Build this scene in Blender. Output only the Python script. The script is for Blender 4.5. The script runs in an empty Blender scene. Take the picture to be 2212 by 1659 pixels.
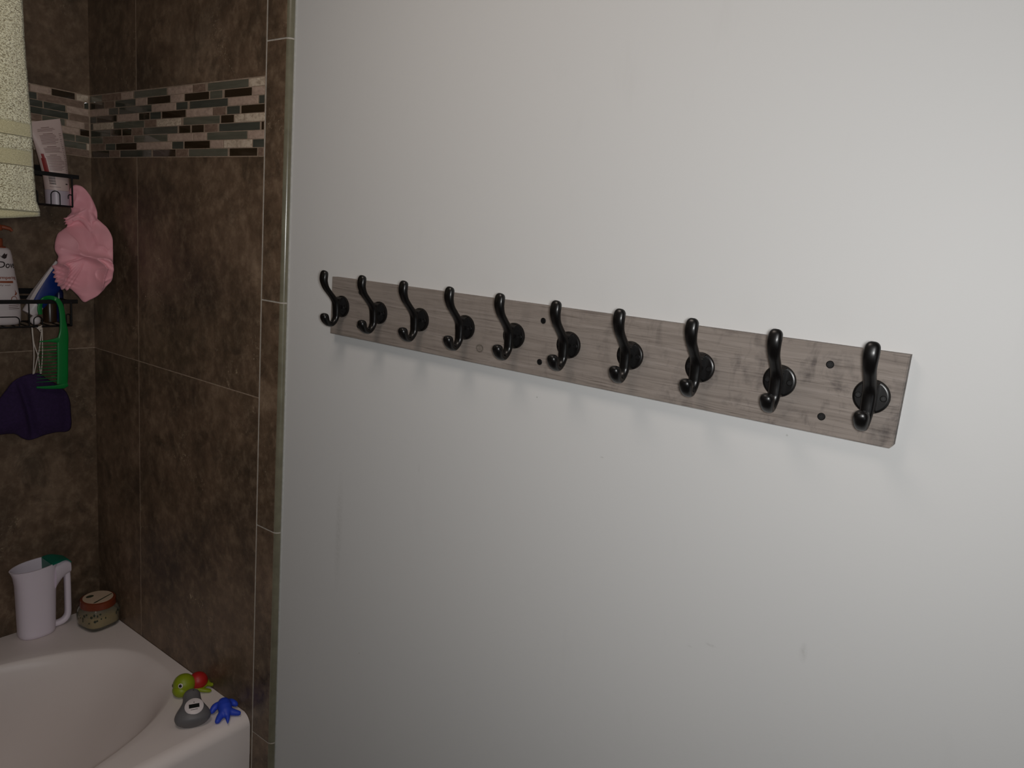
import bpy, bmesh, math, random
from mathutils import Vector, Matrix, noise

# ------------------------------------------------------------------ camera, world, light, exposure
scene = bpy.context.scene
COL = scene.collection
R_ = Vector((0.80056601, 0.59337529, 0.08366494))
F_ = Vector((-0.57336889, 0.79907899, -0.18088915))
U_ = Vector((-0.17419005, 0.09684283, 0.97993841))
cam_data = bpy.data.cameras.new('camera')
cam_data.sensor_width = 36.0
cam_data.lens = 36.0 * 1573.13 / 2212.0
cam_data.clip_start = 0.02
cam = bpy.data.objects.new('camera', cam_data)
COL.objects.link(cam)
cam.matrix_world = Matrix(((R_.x, U_.x, -F_.x, 2.0689), (R_.y, U_.y, -F_.y, -0.935), (R_.z, U_.z, -F_.z, 1.618), (0, 0, 0, 1)))
scene.camera = cam

scene.view_settings.view_transform = 'Standard'
scene.view_settings.look = 'None'
scene.view_settings.gamma = 1.0
scene.view_settings.use_curve_mapping = False
scene.view_settings.exposure = 0.30

world = bpy.data.worlds.new('world')
scene.world = world
world.use_nodes = True
world.node_tree.nodes['Background'].inputs[0].default_value = (0.5, 0.5, 0.52, 1)
world.node_tree.nodes['Background'].inputs[1].default_value = 0.15


def area(name, loc, target, sx, sy, power, color):
    d = bpy.data.lights.new(name, 'AREA')
    d.shape = 'RECTANGLE'
    d.size = sx
    d.size_y = sy
    d.energy = power
    d.color = color
    o = bpy.data.objects.new(name, d)
    COL.objects.link(o)
    o.location = loc
    o.rotation_euler = (Vector(target) - Vector(loc)).to_track_quat('-Z', 'Y').to_euler()
    return o


# the phone's own lamp beside the lens, and a flat ceiling lamp over the tub side of the room
fd = bpy.data.lights.new('phone_light', 'SPOT')
fd.spot_size = math.radians(172)
fd.spot_blend = 1.0
fd.energy = 20.3
fd.color = (1.0, 0.995, 0.985)
fd.shadow_soft_size = 0.035
fo = bpy.data.objects.new('phone_light', fd)
COL.objects.link(fo)
fo.location = Vector((2.0689, -0.935, 1.618)) + R_ * 0.035 + U_ * 0.01
fo.rotation_euler = (F_ + R_ * 0.10 + U_ * 0.14).to_track_quat('-Z', 'Y').to_euler()
area('ceiling_light', (1.30, -0.74, 2.40), (1.30, -0.74, 0.0), 0.42, 0.42, 3.3, (1.0, 0.86, 0.76))
area('hall_daylight', (2.98, -1.25, 0.85), (0.8, -0.5, 0.35), 0.45, 0.9, 0.9, (0.84, 0.94, 1.0))


# ------------------------------------------------------------------ helpers
def rgb(r, g, b):
    f = lambda c: (c / 255 / 12.92) if c / 255 <= 0.04045 else ((c / 255 + 0.055) / 1.055) ** 2.4
    return (f(r), f(g), f(b), 1.0)


def new_mat(name, color=(0.5, 0.5, 0.5, 1), rough=0.5, metal=0.0, spec=0.5, **kw):
    m = bpy.data.materials.new(name)
    m.use_nodes = True
    b = m.node_tree.nodes['Principled BSDF']
    b.inputs['Base Color'].default_value = color
    b.inputs['Roughness'].default_value = rough
    b.inputs['Metallic'].default_value = metal
    b.inputs['Specular IOR Level'].default_value = spec
    for k, v in kw.items():
        b.inputs[k.replace('_', ' ')].default_value = v
    return m


class NT:
    """small wrapper for node trees"""
    def __init__(self, m):
        self.t = m.node_tree
        self.b = self.t.nodes['Principled BSDF']
        self.tc = self.t.nodes.new('ShaderNodeTexCoord')

    def n(self, typ, **inp):
        nd = self.t.nodes.new('ShaderNode' + typ)
        for k, v in inp.items():
            key = int(k[1:]) if k[0] == 'i' and k[1:].isdigit() else k.replace('_', ' ')
            if isinstance(v, bpy.types.NodeSocket):
                self.t.links.new(v, nd.inputs[key])
            else:
                nd.inputs[key].default_value = v
        return nd

    def mapping(self, scale=(1, 1, 1), loc=(0, 0, 0), rot=(0, 0, 0), vec=None):
        return self.n('Mapping', Vector=vec or self.tc.outputs['Object'], Scale=scale, Location=loc, Rotation=rot).outputs[0]

    def noise(self, vec, scale, detail=4.0, rough=0.5, dist=0.0):
        return self.n('TexNoise', Vector=vec, Scale=scale, Detail=detail, Roughness=rough, Distortion=dist).outputs['Fac']

    def ramp(self, fac, stops):
        nd = self.t.nodes.new('ShaderNodeValToRGB')
        self.t.links.new(fac, nd.inputs[0])
        el = nd.color_ramp.elements
        el[0].position, el[0].color = stops[0]
        el[1].position, el[1].color = stops[-1]
        for p, c in stops[1:-1]:
            e = el.new(p)
            e.color = c
        return nd.outputs[0]

    def mix(self, fac, a, b, blend='MIX'):
        nd = self.t.nodes.new('ShaderNodeMix')
        nd.data_type = 'RGBA'
        nd.blend_type = blend
        for s, v in ((0, fac), (6, a), (7, b)):
            if isinstance(v, bpy.types.NodeSocket):
                self.t.links.new(v, nd.inputs[s])
            else:
                nd.inputs[s].default_value = v
        return nd.outputs[2]

    def math(self, op, a, b=0.0):
        nd = self.t.nodes.new('ShaderNodeMath')
        nd.operation = op
        for s, v in ((0, a), (1, b)):
            if isinstance(v, bpy.types.NodeSocket):
                self.t.links.new(v, nd.inputs[s])
            else:
                nd.inputs[s].default_value = v
        return nd.outputs[0]

    def color(self, c):
        self.t.links.new(c, self.b.inputs['Base Color'])

    def rough(self, c):
        self.t.links.new(c, self.b.inputs['Roughness'])

    def bump(self, h, strength=0.3, dist=0.002):
        bp = self.n('Bump', Height=h, Strength=strength, Distance=dist)
        self.t.links.new(bp.outputs[0], self.b.inputs['Normal'])


def g(v):
    return (v, v, v, 1)


def link(name, me, mat, parent=None, kind=None, smooth=False, label=None, mats=None):
    o = bpy.data.objects.new(name, me)
    COL.objects.link(o)
    if mats:
        for m in mats:
            me.materials.append(m)
    elif mat:
        me.materials.append(mat)
    if parent:
        o.parent = parent
    if kind:
        o['kind'] = kind
    if label:
        o['label'] = label
    if smooth:
        for p in me.polygons:
            p.use_smooth = True
    return o


def from_pydata(name, verts, faces, mat, **kw):
    me = bpy.data.meshes.new(name)
    me.from_pydata([tuple(v) for v in verts], [], faces)
    me.validate()
    bm = bmesh.new()
    bm.from_mesh(me)
    bmesh.ops.recalc_face_normals(bm, faces=bm.faces)
    bm.to_mesh(me)
    bm.free()
    return link(name, me, mat, **kw)


def tag(o, label, cat, group=None):
    o['label'] = label
    o['category'] = cat
    if group:
        o['group'] = group
    return o


def thing(name, loc, label, cat, group=None, rz=0.0):
    o = bpy.data.objects.new(name, None)
    o.empty_display_size = 0.02
    COL.objects.link(o)
    o.location = loc
    o.rotation_euler = (0, 0, rz)
    return tag(o, label, cat, group)


class MB:
    """collects shapes into one mesh; coordinates are local to `org`"""
    def __init__(self, org=(0, 0, 0)):
        self.v, self.f, self.mi, self.o = [], [], [], Vector(org)

    def add(self, verts, faces, mi=0):
        k = len(self.v)
        self.v += [Vector(v) - self.o for v in verts]
        self.f += [tuple(i + k for i in f) for f in faces]
        self.mi += [mi] * len(faces)

    def box(self, a, b, bev=0.0, mi=0, rot=None):
        bm = bmesh.new()
        bmesh.ops.create_cube(bm, size=1.0)
        a, b = Vector(a), Vector(b)
        c, s = (a + b) / 2, b - a
        for v in bm.verts:
            v.co = Vector((v.co.x * s.x, v.co.y * s.y, v.co.z * s.z))
        if bev:
            bmesh.ops.bevel(bm, geom=bm.edges[:], offset=bev, segments=2, profile=0.6, affect='EDGES')
        if rot is not None:
            bmesh.ops.rotate(bm, verts=bm.verts[:], cent=(0, 0, 0), matrix=rot)
        bm.verts.index_update()
        self.add([v.co + c for v in bm.verts], [[v.index for v in f.verts] for f in bm.faces], mi)
        bm.free()

    def tube(self, pts, r, n=8, closed=False, mi=0):
        self.sweep(pts, [(r, r)] * len(pts), n=n, closed=closed, mi=mi)

    def sweep(self, pts, rad, side=None, n=12, closed=False, mi=0, cap=True, power=2.0):
        """sweep an ellipse (a along `side`, b across) along pts"""
        P = [Vector(p) for p in pts]
        m = len(P)
        rings = []
        prev = None
        for i in range(m):
            if closed:
                t = (P[(i + 1) % m] - P[i - 1]).normalized()
            else:
                t = (P[min(i + 1, m - 1)] - P[max(i - 1, 0)]).normalized()
            if side is not None:
                s = Vector(side)
            elif prev is None:
                s = Vector((0, 0, 1)) if abs(t.z) < 0.8 else Vector((1, 0, 0))
            else:
                s = prev
            s = (s - t * s.dot(t)).normalized()
            prev = s
            w = t.cross(s)
            a, b = rad[i]
            ring = []
            for k in range(n):
                th = 2 * math.pi * k / n
                c, sn = math.cos(th), math.sin(th)
                if power != 2.0:
                    c = math.copysign(abs(c) ** (2 / power), c)
                    sn = math.copysign(abs(sn) ** (2 / power), sn)
                ring.append(P[i] + s * (a * c) + w * (b * sn))
            rings.append(ring)
        vs = [v for r_ in rings for v in r_]
        fs = []
        rng = range(m) if closed else range(m - 1)
        for i in rng:
            j = (i + 1) % m
            for k in range(n):
                l = (k + 1) % n
                fs.append((i * n + k, i * n + l, j * n + l, j * n + k))
        if not closed and cap:
            fs.append(tuple(range(n))[::-1])
            fs.append(tuple((m - 1) * n + k for k in range(n)))
        self.add(vs, fs, mi)

    def lathe(self, prof, c=(0, 0, 0), n=32, sx=1.0, sy=1.0, power=2.0, rz=0.0, mi=0, cap=True, axis=None):
        """prof: (radius, height) list; superellipse section; closed with caps"""
        vs, fs = [], []
        q = axis if axis is not None else Matrix.Identity(3)
        for r_, z in prof:
            for k in range(n):
                th = 2 * math.pi * k / n
                cc, ss = math.cos(th), math.sin(th)
                if power != 2.0:
                    cc = math.copysign(abs(cc) ** (2 / power), cc)
                    ss = math.copysign(abs(ss) ** (2 / power), ss)
                x, y = r_ * sx * cc, r_ * sy * ss
                x, y = x * math.cos(rz) - y * math.sin(rz), x * math.sin(rz) + y * math.cos(rz)
                vs.append(Vector(c) + q @ Vector((x, y, z)))
        m = len(prof)
        for i in range(m - 1):
            for k in range(n):
                l = (k + 1) % n
                fs.append((i * n + k, i * n + l, (i + 1) * n + l, (i + 1) * n + k))
        if cap:
            fs.append(tuple(range(n))[::-1])
            fs.append(tuple((m - 1) * n + k for k in range(n)))
        self.add(vs, fs, mi)

    def ball(self, c, r, n=20, mi=0, rot=None):
        """ellipsoid, r = (rx, ry, rz)"""
        if not hasattr(r, '__len__'):
            r = (r, r, r)
        bm = bmesh.new()
        bmesh.ops.create_uvsphere(bm, u_segments=n, v_segments=max(8, n // 2), radius=1.0)
        bm.verts.index_update()
        q = rot if rot is not None else Matrix.Identity(3)
        vs = [Vector(c) + q @ Vector((v.co.x * r[0], v.co.y * r[1], v.co.z * r[2])) for v in bm.verts]
        self.add(vs, [[v.index for v in f.verts] for f in bm.faces], mi)
        bm.free()

    def poly(self, pts, ext, mi=0):
        """prism: polygon pts (3D) extruded by vector ext"""
        m = len(pts)
        e = Vector(ext)
        vs = [Vector(p) for p in pts] + [Vector(p) + e for p in pts]
        fs = [tuple(range(m))[::-1], tuple(range(m, 2 * m))]
        for i in range(m):
            j = (i + 1) % m
            fs.append((i, j, m + j, m + i))
        self.add(vs, fs, mi)

    def build(self, name, mat, parent=None, smooth=False, angle=40, kind=None, label=None, mats=None, loc=None):
        me = bpy.data.meshes.new(name)
        me.from_pydata([tuple(v) for v in self.v], [], self.f)
        for p, i in zip(me.polygons, self.mi):
            p.material_index = i
        bm = bmesh.new()
        bm.from_mesh(me)
        bmesh.ops.recalc_face_normals(bm, faces=bm.faces)
        if smooth:
            for e in bm.edges:
                if len(e.link_faces) == 2 and e.calc_face_angle(0) > math.radians(angle):
                    e.smooth = False
        bm.to_mesh(me)
        bm.free()
        o = link(name, me, mat, parent=parent, kind=kind, smooth=smooth, label=label, mats=mats)
        if loc is not None:
            o.location = loc
        elif parent is None and self.o.length > 0:
            o.location = self.o
        return o


def spline(pts, n=6):
    """Catmull-Rom through points (any dimension tuples)"""
    P = [tuple(p) for p in pts]
    out = []
    for i in range(len(P) - 1):
        p0, p1, p2, p3 = P[max(i - 1, 0)], P[i], P[i + 1], P[min(i + 2, len(P) - 1)]
        for k in range(n):
            t = k / n
            out.append(tuple(0.5 * (2 * b + (c - a) * t + (2 * a - 5 * b + 4 * c - d) * t * t + (3 * b - a - 3 * c + d) * t ** 3)
                             for a, b, c, d in zip(p0, p1, p2, p3)))
    out.append(P[-1])
    return out


def spline_closed(pts, n=6):
    P = [tuple(p) for p in pts]
    m = len(P)
    out = []
    for i in range(m):
        p0, p1, p2, p3 = P[i - 1], P[i], P[(i + 1) % m], P[(i + 2) % m]
        for k in range(n):
            t = k / n
            out.append(tuple(0.5 * (2 * b + (c - a) * t + (2 * a - 5 * b + 4 * c - d) * t * t + (3 * b - a - 3 * c + d) * t ** 3)
                             for a, b, c, d in zip(p0, p1, p2, p3)))
    return out


def text_mesh(txt, size, shear=0.0, extrude=0.0, bold=0.0):
    cu = bpy.data.curves.new('lettering', 'FONT')
    cu.body = txt
    cu.size = size
    cu.shear = shear
    cu.offset = bold
    cu.resolution_u = 6
    ob = bpy.data.objects.new('lettering', cu)
    COL.objects.link(ob)
    dg = bpy.context.evaluated_depsgraph_get()
    me = bpy.data.meshes.new_from_object(ob.evaluated_get(dg))
    bpy.data.objects.remove(ob)
    bpy.data.curves.remove(cu)
    vs = [v.co.copy() for v in me.vertices]
    fs = [tuple(p.vertices) for p in me.polygons]
    bpy.data.meshes.remove(me)
    return vs, fs


# ------------------------------------------------------------------ materials
def m_wall():
    m = new_mat('painted_drywall', rgb(206, 203, 197), 0.55, spec=0.3)
    t = NT(m)
    v = t.mapping()
    big = t.noise(v, 2.2, 3, 0.5)
    h0 = t.noise(v, 160, 3, 0.6)
    smudge = t.noise(t.mapping(scale=(9, 1, 3.2)), 1.6, 5, 0.6, 0.4)
    c = t.mix(t.n('MapRange', Value=smudge, i1=0.62, i2=0.80, i3=0.0, i4=0.07).outputs[0], rgb(205, 205, 204), rgb(150, 148, 144))
    c = t.mix(t.n('MapRange', Value=big, i1=0.3, i2=0.7, i3=0.0, i4=0.25).outputs[0], c, rgb(199, 200, 201))
    for (x_, z_, rx, rz_, st) in ((1.8923, 1.1423, 0.006, 0.016, 0.22), (1.7736, 1.1034, 0.010, 0.0025, 0.30), (1.7447, 1.0900, 0.005, 0.0020, 0.28), (1.4483, 1.3941, 0.0016, 0.0016, 0.6), (1.0781, 0.7974, 0.0022, 0.0022, 0.6), (1.0012, 1.0300, 0.012, 0.14, 0.16), (1.2081, 1.2188, 0.003, 0.012, 0.15), (1.5734, 1.3261, 0.004, 0.0016, 0.35), (1.8308, 1.4173, 0.0018, 0.0018, 0.5)):
        q = t.n('Mapping', Vector=t.tc.outputs['Object'], Scale=(1 / rx, 0, 1 / rz_), Location=(-x_ / rx, 0, -z_ / rz_)).outputs[0]
        ln = t.t.nodes.new('ShaderNodeVectorMath')
        ln.operation = 'LENGTH'
        t.t.links.new(q, ln.inputs[0])
        c = t.mix(t.math('MULTIPLY', t.n('MapRange', Value=ln.outputs['Value'], i1=0.2, i2=1.0, i3=st, i4=0.0).outputs[0], t.n('MapRange', Value=h0, i1=0.4, i2=0.6, i3=0.3, i4=1.0).outputs[0]), c, rgb(120, 118, 112))
    t.color(c)
    h = t.noise(v, 420, 2, 0.5)
    h2 = t.noise(v, 90, 2, 0.5)
    t.bump(t.math('ADD', h, h2), 0.10, 0.0006)
    return m


def m_slate(name='slate_look_tile', dark=1.0, rough=0.42):
    m = new_mat(name, rough=rough, spec=0.4)
    t = NT(m)
    at = t.t.nodes.new('ShaderNodeAttribute')
    at.attribute_name = 'rnd'
    off = t.n('VectorMath', i0=t.tc.outputs['Object'], i1=(0, 0, 0))
    sc = t.t.nodes.new('ShaderNodeVectorMath')
    sc.operation = 'SCALE'
    t.t.links.new(at.outputs['Vector'], sc.inputs[0])
    sc.inputs['Scale'].default_value = 7.0
    t.t.links.new(sc.outputs[0], off.inputs[1])
    v = off.outputs[0]
    v2 = t.n('Mapping', Vector=v, Scale=(1.0, 1.0, 0.85), Rotation=(0.3, 0.35, 0)).outputs[0]
    cloud = t.noise(v2, 5.5, 8, 0.62, 0.35)
    fine = t.noise(v2, 42, 6, 0.65, 0.2)
    k = lambda r_, g_, b_: rgb(r_ * dark, g_ * dark * 0.985, b_ * dark * 0.94)
    c = t.ramp(cloud, [(0.30, k(64, 53, 44)), (0.44, k(94, 78, 65)), (0.56, k(116, 96, 81)), (0.70, k(146, 126, 110))])
    c2 = t.ramp(fine, [(0.34, k(56, 47, 39)), (0.50, k(104, 88, 75)), (0.68, k(158, 140, 122))])
    c = t.mix(0.36, c, c2)
    # dark mottled patches
    patch = t.noise(v2, 13, 7, 0.7, 0.6)
    pf = t.n('MapRange', Value=patch, i1=0.53, i2=0.66, i3=0.0, i4=0.52).outputs[0]
    c = t.mix(pf, c, k(58, 50, 43))
    # small pale mineral flecks, gathered in veins
    vein = t.noise(v2, 7, 4, 0.6, 1.2)
    fleck = t.noise(v2, 95, 5, 0.75, 1.5)
    a = t.n('MapRange', Value=vein, i1=0.57, i2=0.66, i3=0.0, i4=1.0).outputs[0]
    b = t.n('MapRange', Value=fleck, i1=0.57, i2=0.66, i3=0.0, i4=0.7).outputs[0]
    c = t.mix(t.math('MULTIPLY', a, b), c, k(196, 180, 160))
    t.color(c)
    t.rough(t.n('MapRange', Value=fine, i1=0.3, i2=0.7, i3=rough - 0.06, i4=rough + 0.1).outputs[0])
    t.bump(t.math('ADD', fine, t.math('MULTIPLY', fleck, 0.6)), 0.35, 0.0012)
    return m


def m_speck(name, c0, c1, c2, rough=0.5):
    m = new_mat(name, rough=rough)
    t = NT(m)
    v = t.mapping(scale=(1, 1, 1.6))
    f = t.noise(v, 70, 5, 0.65, 0.5)
    big = t.noise(v, 9, 2, 0.5)
    c = t.ramp(f, [(0.32, c0), (0.52, c1), (0.72, c2)])
    c = t.mix(t.n('MapRange', Value=big, i1=0.35, i2=0.65, i3=0.0, i4=0.3).outputs[0], c, c0)
    t.color(c)
    t.bump(f, 0.2, 0.0006)
    return m


def m_glass_tile(name, col):
    m = new_mat(name, col, 0.06, spec=0.6)
    t = NT(m)
    f = t.noise(t.mapping(scale=(6, 6, 60)), 3, 3, 0.5)
    t.color(t.mix(t.n('MapRange', Value=f, i1=0.35, i2=0.65, i3=0.0, i4=0.4).outputs[0], col, tuple(x * 0.62 for x in col[:3]) + (1,)))
    m.node_tree.nodes['Principled BSDF'].inputs['Coat Weight'].default_value = 0.3
    return m


def m_wood():
    m = new_mat('greywashed_wood', rough=0.62, spec=0.25)
    t = NT(m)
    warp = t.noise(t.mapping(scale=(3, 3, 8)), 2.0, 2, 0.5)
    comb = t.n('CombineXYZ', X=0.0, Y=0.0, Z=t.math('MULTIPLY', warp, 0.010)).outputs[0]
    vv = t.n('VectorMath', i0=t.tc.outputs['Object'], i1=comb).outputs[0]
    va = t.n('Mapping', Vector=vv, Scale=(7, 20, 230)).outputs[0]
    grain = t.noise(va, 1.0, 6, 0.65, 0.3)
    vb = t.n('Mapping', Vector=vv, Scale=(14, 40, 520)).outputs[0]
    fine = t.noise(vb, 1.0, 4, 0.7)
    c = t.ramp(grain, [(0.28, rgb(112, 103, 97)), (0.42, rgb(128, 119, 112)), (0.58, rgb(137, 128, 121)), (0.74, rgb(148, 139, 133))])
    c = t.mix(t.n('MapRange', Value=fine, i1=0.56, i2=0.72, i3=0.0, i4=0.65).outputs[0], c, rgb(72, 63, 57))
    # smoky dark blots, denser near the right end
    blot = t.noise(t.n('Mapping', Vector=vv, Scale=(38, 10, 24), Rotation=(0, 0.5, 0)).outputs[0], 1.0, 4, 0.6, 0.5)
    sx = t.n('SeparateXYZ', Vector=t.tc.outputs['Object']).outputs[0]
    endf = t.n('MapRange', Value=sx, i1=-0.15, i2=0.40, i3=0.15, i4=1.0).outputs[0]
    bf = t.math('MULTIPLY', t.n('MapRange', Value=blot, i1=0.51, i2=0.68, i3=0.0, i4=0.72).outputs[0], endf)
    streak = t.n('MapRange', Value=fine, i1=0.35, i2=0.6, i3=0.45, i4=1.0).outputs[0]
    c = t.mix(t.math('MULTIPLY', bf, streak), c, rgb(62, 56, 56))
    # knot
    d = t.n('VectorMath', i0=t.tc.outputs['Object'], i1=(0.123, 0.0, 0.029))
    dm = t.n('Mapping', Vector=d.outputs[0], Scale=(1, 0, 1.15)).outputs[0]
    ln = t.t.nodes.new('ShaderNodeVectorMath')
    ln.operation = 'LENGTH'
    t.t.links.new(dm, ln.inputs[0])
    rng = t.math('ABSOLUTE', t.math('SUBTRACT', ln.outputs['Value'], 0.0065))
    ring = t.n('MapRange', Value=rng, i1=0.0, i2=0.0022, i3=0.75, i4=0.0).outputs[0]
    core = t.n('MapRange', Value=ln.outputs['Value'], i1=0.002, i2=0.007, i3=0.45, i4=0.0).outputs[0]
    c = t.mix(t.math('MULTIPLY', t.math('ADD', ring, core), t.n('MapRange', Value=t.noise(t.mapping(), 260, 2), i1=0.3, i2=0.6, i3=0.4, i4=1.0).outputs[0]), c, rgb(58, 54, 46))
    t.color(c)
    t.bump(t.math('ADD', grain, t.math('MULTIPLY', fine, 0.5)), 0.35, 0.0006)
    return m


def m_noisy(name, c, c2, scale=30, rough=0.5, bump=0.0, spec=0.5, **kw):
    m = new_mat(name, rough=rough, spec=spec, **kw)
    t = NT(m)
    f = t.noise(t.mapping(), scale, 4, 0.6)
    t.color(t.ramp(f, [(0.3, c), (0.7, c2)]))
    if bump:
        t.bump(f, bump, 0.001)
    return m


def m_terry():
    m = new_mat('terry_towel', rough=0.95, spec=0.1, Sheen_Weight=0.4)
    t = NT(m)
    z = t.n('SeparateXYZ', Vector=t.tc.outputs['Object']).outputs[2]
    n1 = t.noise(t.mapping(scale=(1, 1, 1.5)), 420, 3, 0.7, 0.4)
    n2 = t.noise(t.mapping(), 60, 3, 0.6)
    c = t.ramp(n1, [(0.40, rgb(104, 90, 58)), (0.5, rgb(214, 211, 180)), (0.64, rgb(236, 234, 208))])
    c = t.mix(t.n('MapRange', Value=n2, i1=0.35, i2=0.65, i3=0.0, i4=0.3).outputs[0], c, rgb(184, 178, 146))
    # flat woven bands near the hem
    def band(a, b, e=0.0015):
        lo = t.n('MapRange', Value=z, i1=a - e, i2=a + e, i3=0.0, i4=1.0).outputs[0]
        hi = t.n('MapRange', Value=z, i1=b - e, i2=b + e, i3=1.0, i4=0.0).outputs[0]
        return t.math('MULTIPLY', lo, hi)
    bands = t.math('ADD', t.math('ADD', band(0.127, 0.147), band(0.083, 0.106)), band(-0.01, 0.013))
    weave = t.noise(t.mapping(scale=(1, 1, 3)), 500, 2, 0.5)
    c = t.mix(bands, c, t.ramp(weave, [(0.3, rgb(150, 144, 112)), (0.7, rgb(184, 178, 146))]))
    lines = t.math('ADD', t.math('ADD', band(0.1255, 0.1275, 0.0004), band(0.0815, 0.0835, 0.0004)), band(0.0125, 0.0145, 0.0004))
    c = t.mix(lines, c, rgb(120, 116, 90))
    t.color(c)
    hh = t.mix(bands, n1, t.math('MULTIPLY', weave, 0.25))
    t.bump(hh, 0.9, 0.004)
    return m


M = {}
M['wall'] = m_wall()
M['slate'] = m_slate()
M['grout'] = m_noisy('sand_grout', rgb(140, 122, 104), rgb(168, 148, 130), 120, 0.9)
M['grout_light'] = m_noisy('light_grout', rgb(168, 160, 150), rgb(190, 184, 174), 120, 0.8)
M['caulk'] = m_noisy('white_caulk', rgb(176, 178, 174), rgb(196, 196, 192), 90, 0.5)
M['mos'] = {
    'P': m_speck('pink_travertine', rgb(164, 142, 128), rgb(190, 166, 150), rgb(208, 186, 170)),
    'T': m_speck('tan_travertine', rgb(112, 92, 78), rgb(135, 112, 97), rgb(156, 134, 118)),
    'W': m_speck('pale_travertine', rgb(152, 134, 116), rgb(214, 197, 176), rgb(226, 212, 194)),
    'B': m_glass_tile('dark_brown_glass', rgb(54, 43, 30)),
    'G': m_glass_tile('grey_green_glass', rgb(106, 105, 92)),
    'K': m_glass_tile('slate_blue_glass', rgb(80, 82, 74)),
}
M['wood'] = m_wood()
M['iron'] = m_noisy('oil_rubbed_bronze', rgb(9, 8, 8), rgb(14, 12, 12), 60, 0.31, spec=0.45)
M['iron_plate'] = m_noisy('bronze_screw', rgb(9, 8, 8), rgb(14, 12, 12), 60, 0.5, spec=0.3)
M['black_wire'] = m_noisy('black_coated_wire', rgb(13, 11, 11), rgb(19, 17, 17), 60, 0.5, spec=0.3)
M['tub'] = m_noisy('white_enamel', rgb(226, 215, 211), rgb(230, 220, 216), 4, 0.38, spec=0.4)
M['lav'] = m_noisy('white_lilac_plastic', rgb(236, 224, 236), rgb(240, 230, 241), 6, 0.45)
M['teal'] = m_noisy('teal_plastic', rgb(0, 110, 90), rgb(4, 120, 98), 20, 0.4)
M['pink'] = m_noisy('pink_vinyl', rgb(250, 170, 182), rgb(252, 182, 192), 14, 0.5, 0.15, Sheen_Weight=0.2)
M['purple'] = m_noisy('purple_cloth', rgb(38, 19, 58), rgb(50, 27, 72), 160, 0.9, 0.5)
M['green'] = m_noisy('green_plastic', rgb(0, 116, 48), rgb(4, 126, 56), 10, 0.35)
M['white'] = m_noisy('white_plastic', rgb(214, 204, 204), rgb(222, 212, 212), 8, 0.4)
M['tube_white'] = m_noisy('pinkish_white_plastic', rgb(214, 190, 184), rgb(222, 200, 194), 8, 0.4)
M['tube_cap'] = m_noisy('pale_lilac_cap', rgb(192, 178, 190), rgb(198, 186, 196), 8, 0.35)
M['ink'] = m_noisy('brown_print', rgb(116, 84, 78), rgb(124, 92, 84), 60, 0.6)
M['ink_dark'] = m_noisy('dark_print', rgb(40, 28, 28), rgb(48, 34, 34), 60, 0.6)
M['orange'] = m_noisy('copper_brown_plastic', rgb(140, 70, 42), rgb(152, 80, 50), 20, 0.4)
M['amber'] = m_noisy('amber_plastic', rgb(132, 88, 34), rgb(156, 108, 44), 12, 0.3)
M['rose'] = m_noisy('rose_red_print', rgb(150, 50, 50), rgb(160, 60, 56), 12, 0.4)
M['brown_bottle'] = m_noisy('brown_bottle_plastic', rgb(52, 36, 22), rgb(62, 44, 28), 12, 0.3)
M['blue'] = m_noisy('blue_tube', rgb(12, 44, 118), rgb(18, 54, 130), 16, 0.35)
M['navy'] = m_noisy('navy_plastic', rgb(20, 28, 70), rgb(26, 36, 84), 12, 0.3)
M['toy_blue'] = m_noisy('blue_rubber', rgb(36, 66, 190), rgb(42, 74, 200), 30, 0.5)
M['toy_green'] = m_noisy('lime_rubber', rgb(134, 150, 20), rgb(142, 158, 26), 30, 0.45)
M['toy_red'] = m_noisy('red_rubber', rgb(170, 28, 28), rgb(180, 34, 32), 30, 0.45)
M['toy_grey'] = m_noisy('grey_rubber', rgb(96, 94, 96), rgb(106, 104, 106), 30, 0.5)
M['lcd'] = m_noisy('lcd_screen', rgb(20, 22, 22), rgb(26, 28, 28), 10, 0.2)
M['black'] = m_noisy('black_paint', rgb(12, 12, 14), rgb(16, 16, 18), 10, 0.4)
M['candle_glass'] = new_mat('candle_glass', rgb(225, 222, 205), 0.06, spec=0.5, Transmission_Weight=0.9, IOR=1.3)
M['wax'] = m_noisy('cream_wax', rgb(206, 180, 132), rgb(214, 190, 144), 20, 0.5)
M['lid_rim'] = m_noisy('copper_lid', rgb(112, 50, 28), rgb(126, 60, 36), 20, 0.35)
M['lid_label'] = m_noisy('cream_label', rgb(196, 172, 148), rgb(204, 182, 158), 20, 0.6)
M['dark_green'] = m_noisy('dark_green_print', rgb(48, 52, 36), rgb(58, 62, 44), 40, 0.6)
M['terry'] = m_terry()
M['cord'] = m_noisy('white_cord', rgb(206, 196, 186), rgb(216, 206, 196), 200, 0.8)
M['chrome'] = m_noisy('brushed_chrome', rgb(190, 190, 190), rgb(200, 200, 200), 30, 0.2, Metallic=1.0)
M['floor'] = m_noisy('floor_tile', rgb(62, 58, 54), rgb(76, 71, 66), 8, 0.5)
M['wall_dim'] = m_noisy('low_bounce_paint', rgb(112, 110, 108), rgb(118, 116, 114), 8, 0.7)  # wall paint of the unseen right and rear walls, darkened to cut bounced light
M['ceiling'] = m_noisy('ceiling_paint', rgb(168, 164, 158), rgb(174, 170, 164), 8, 0.9)

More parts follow.
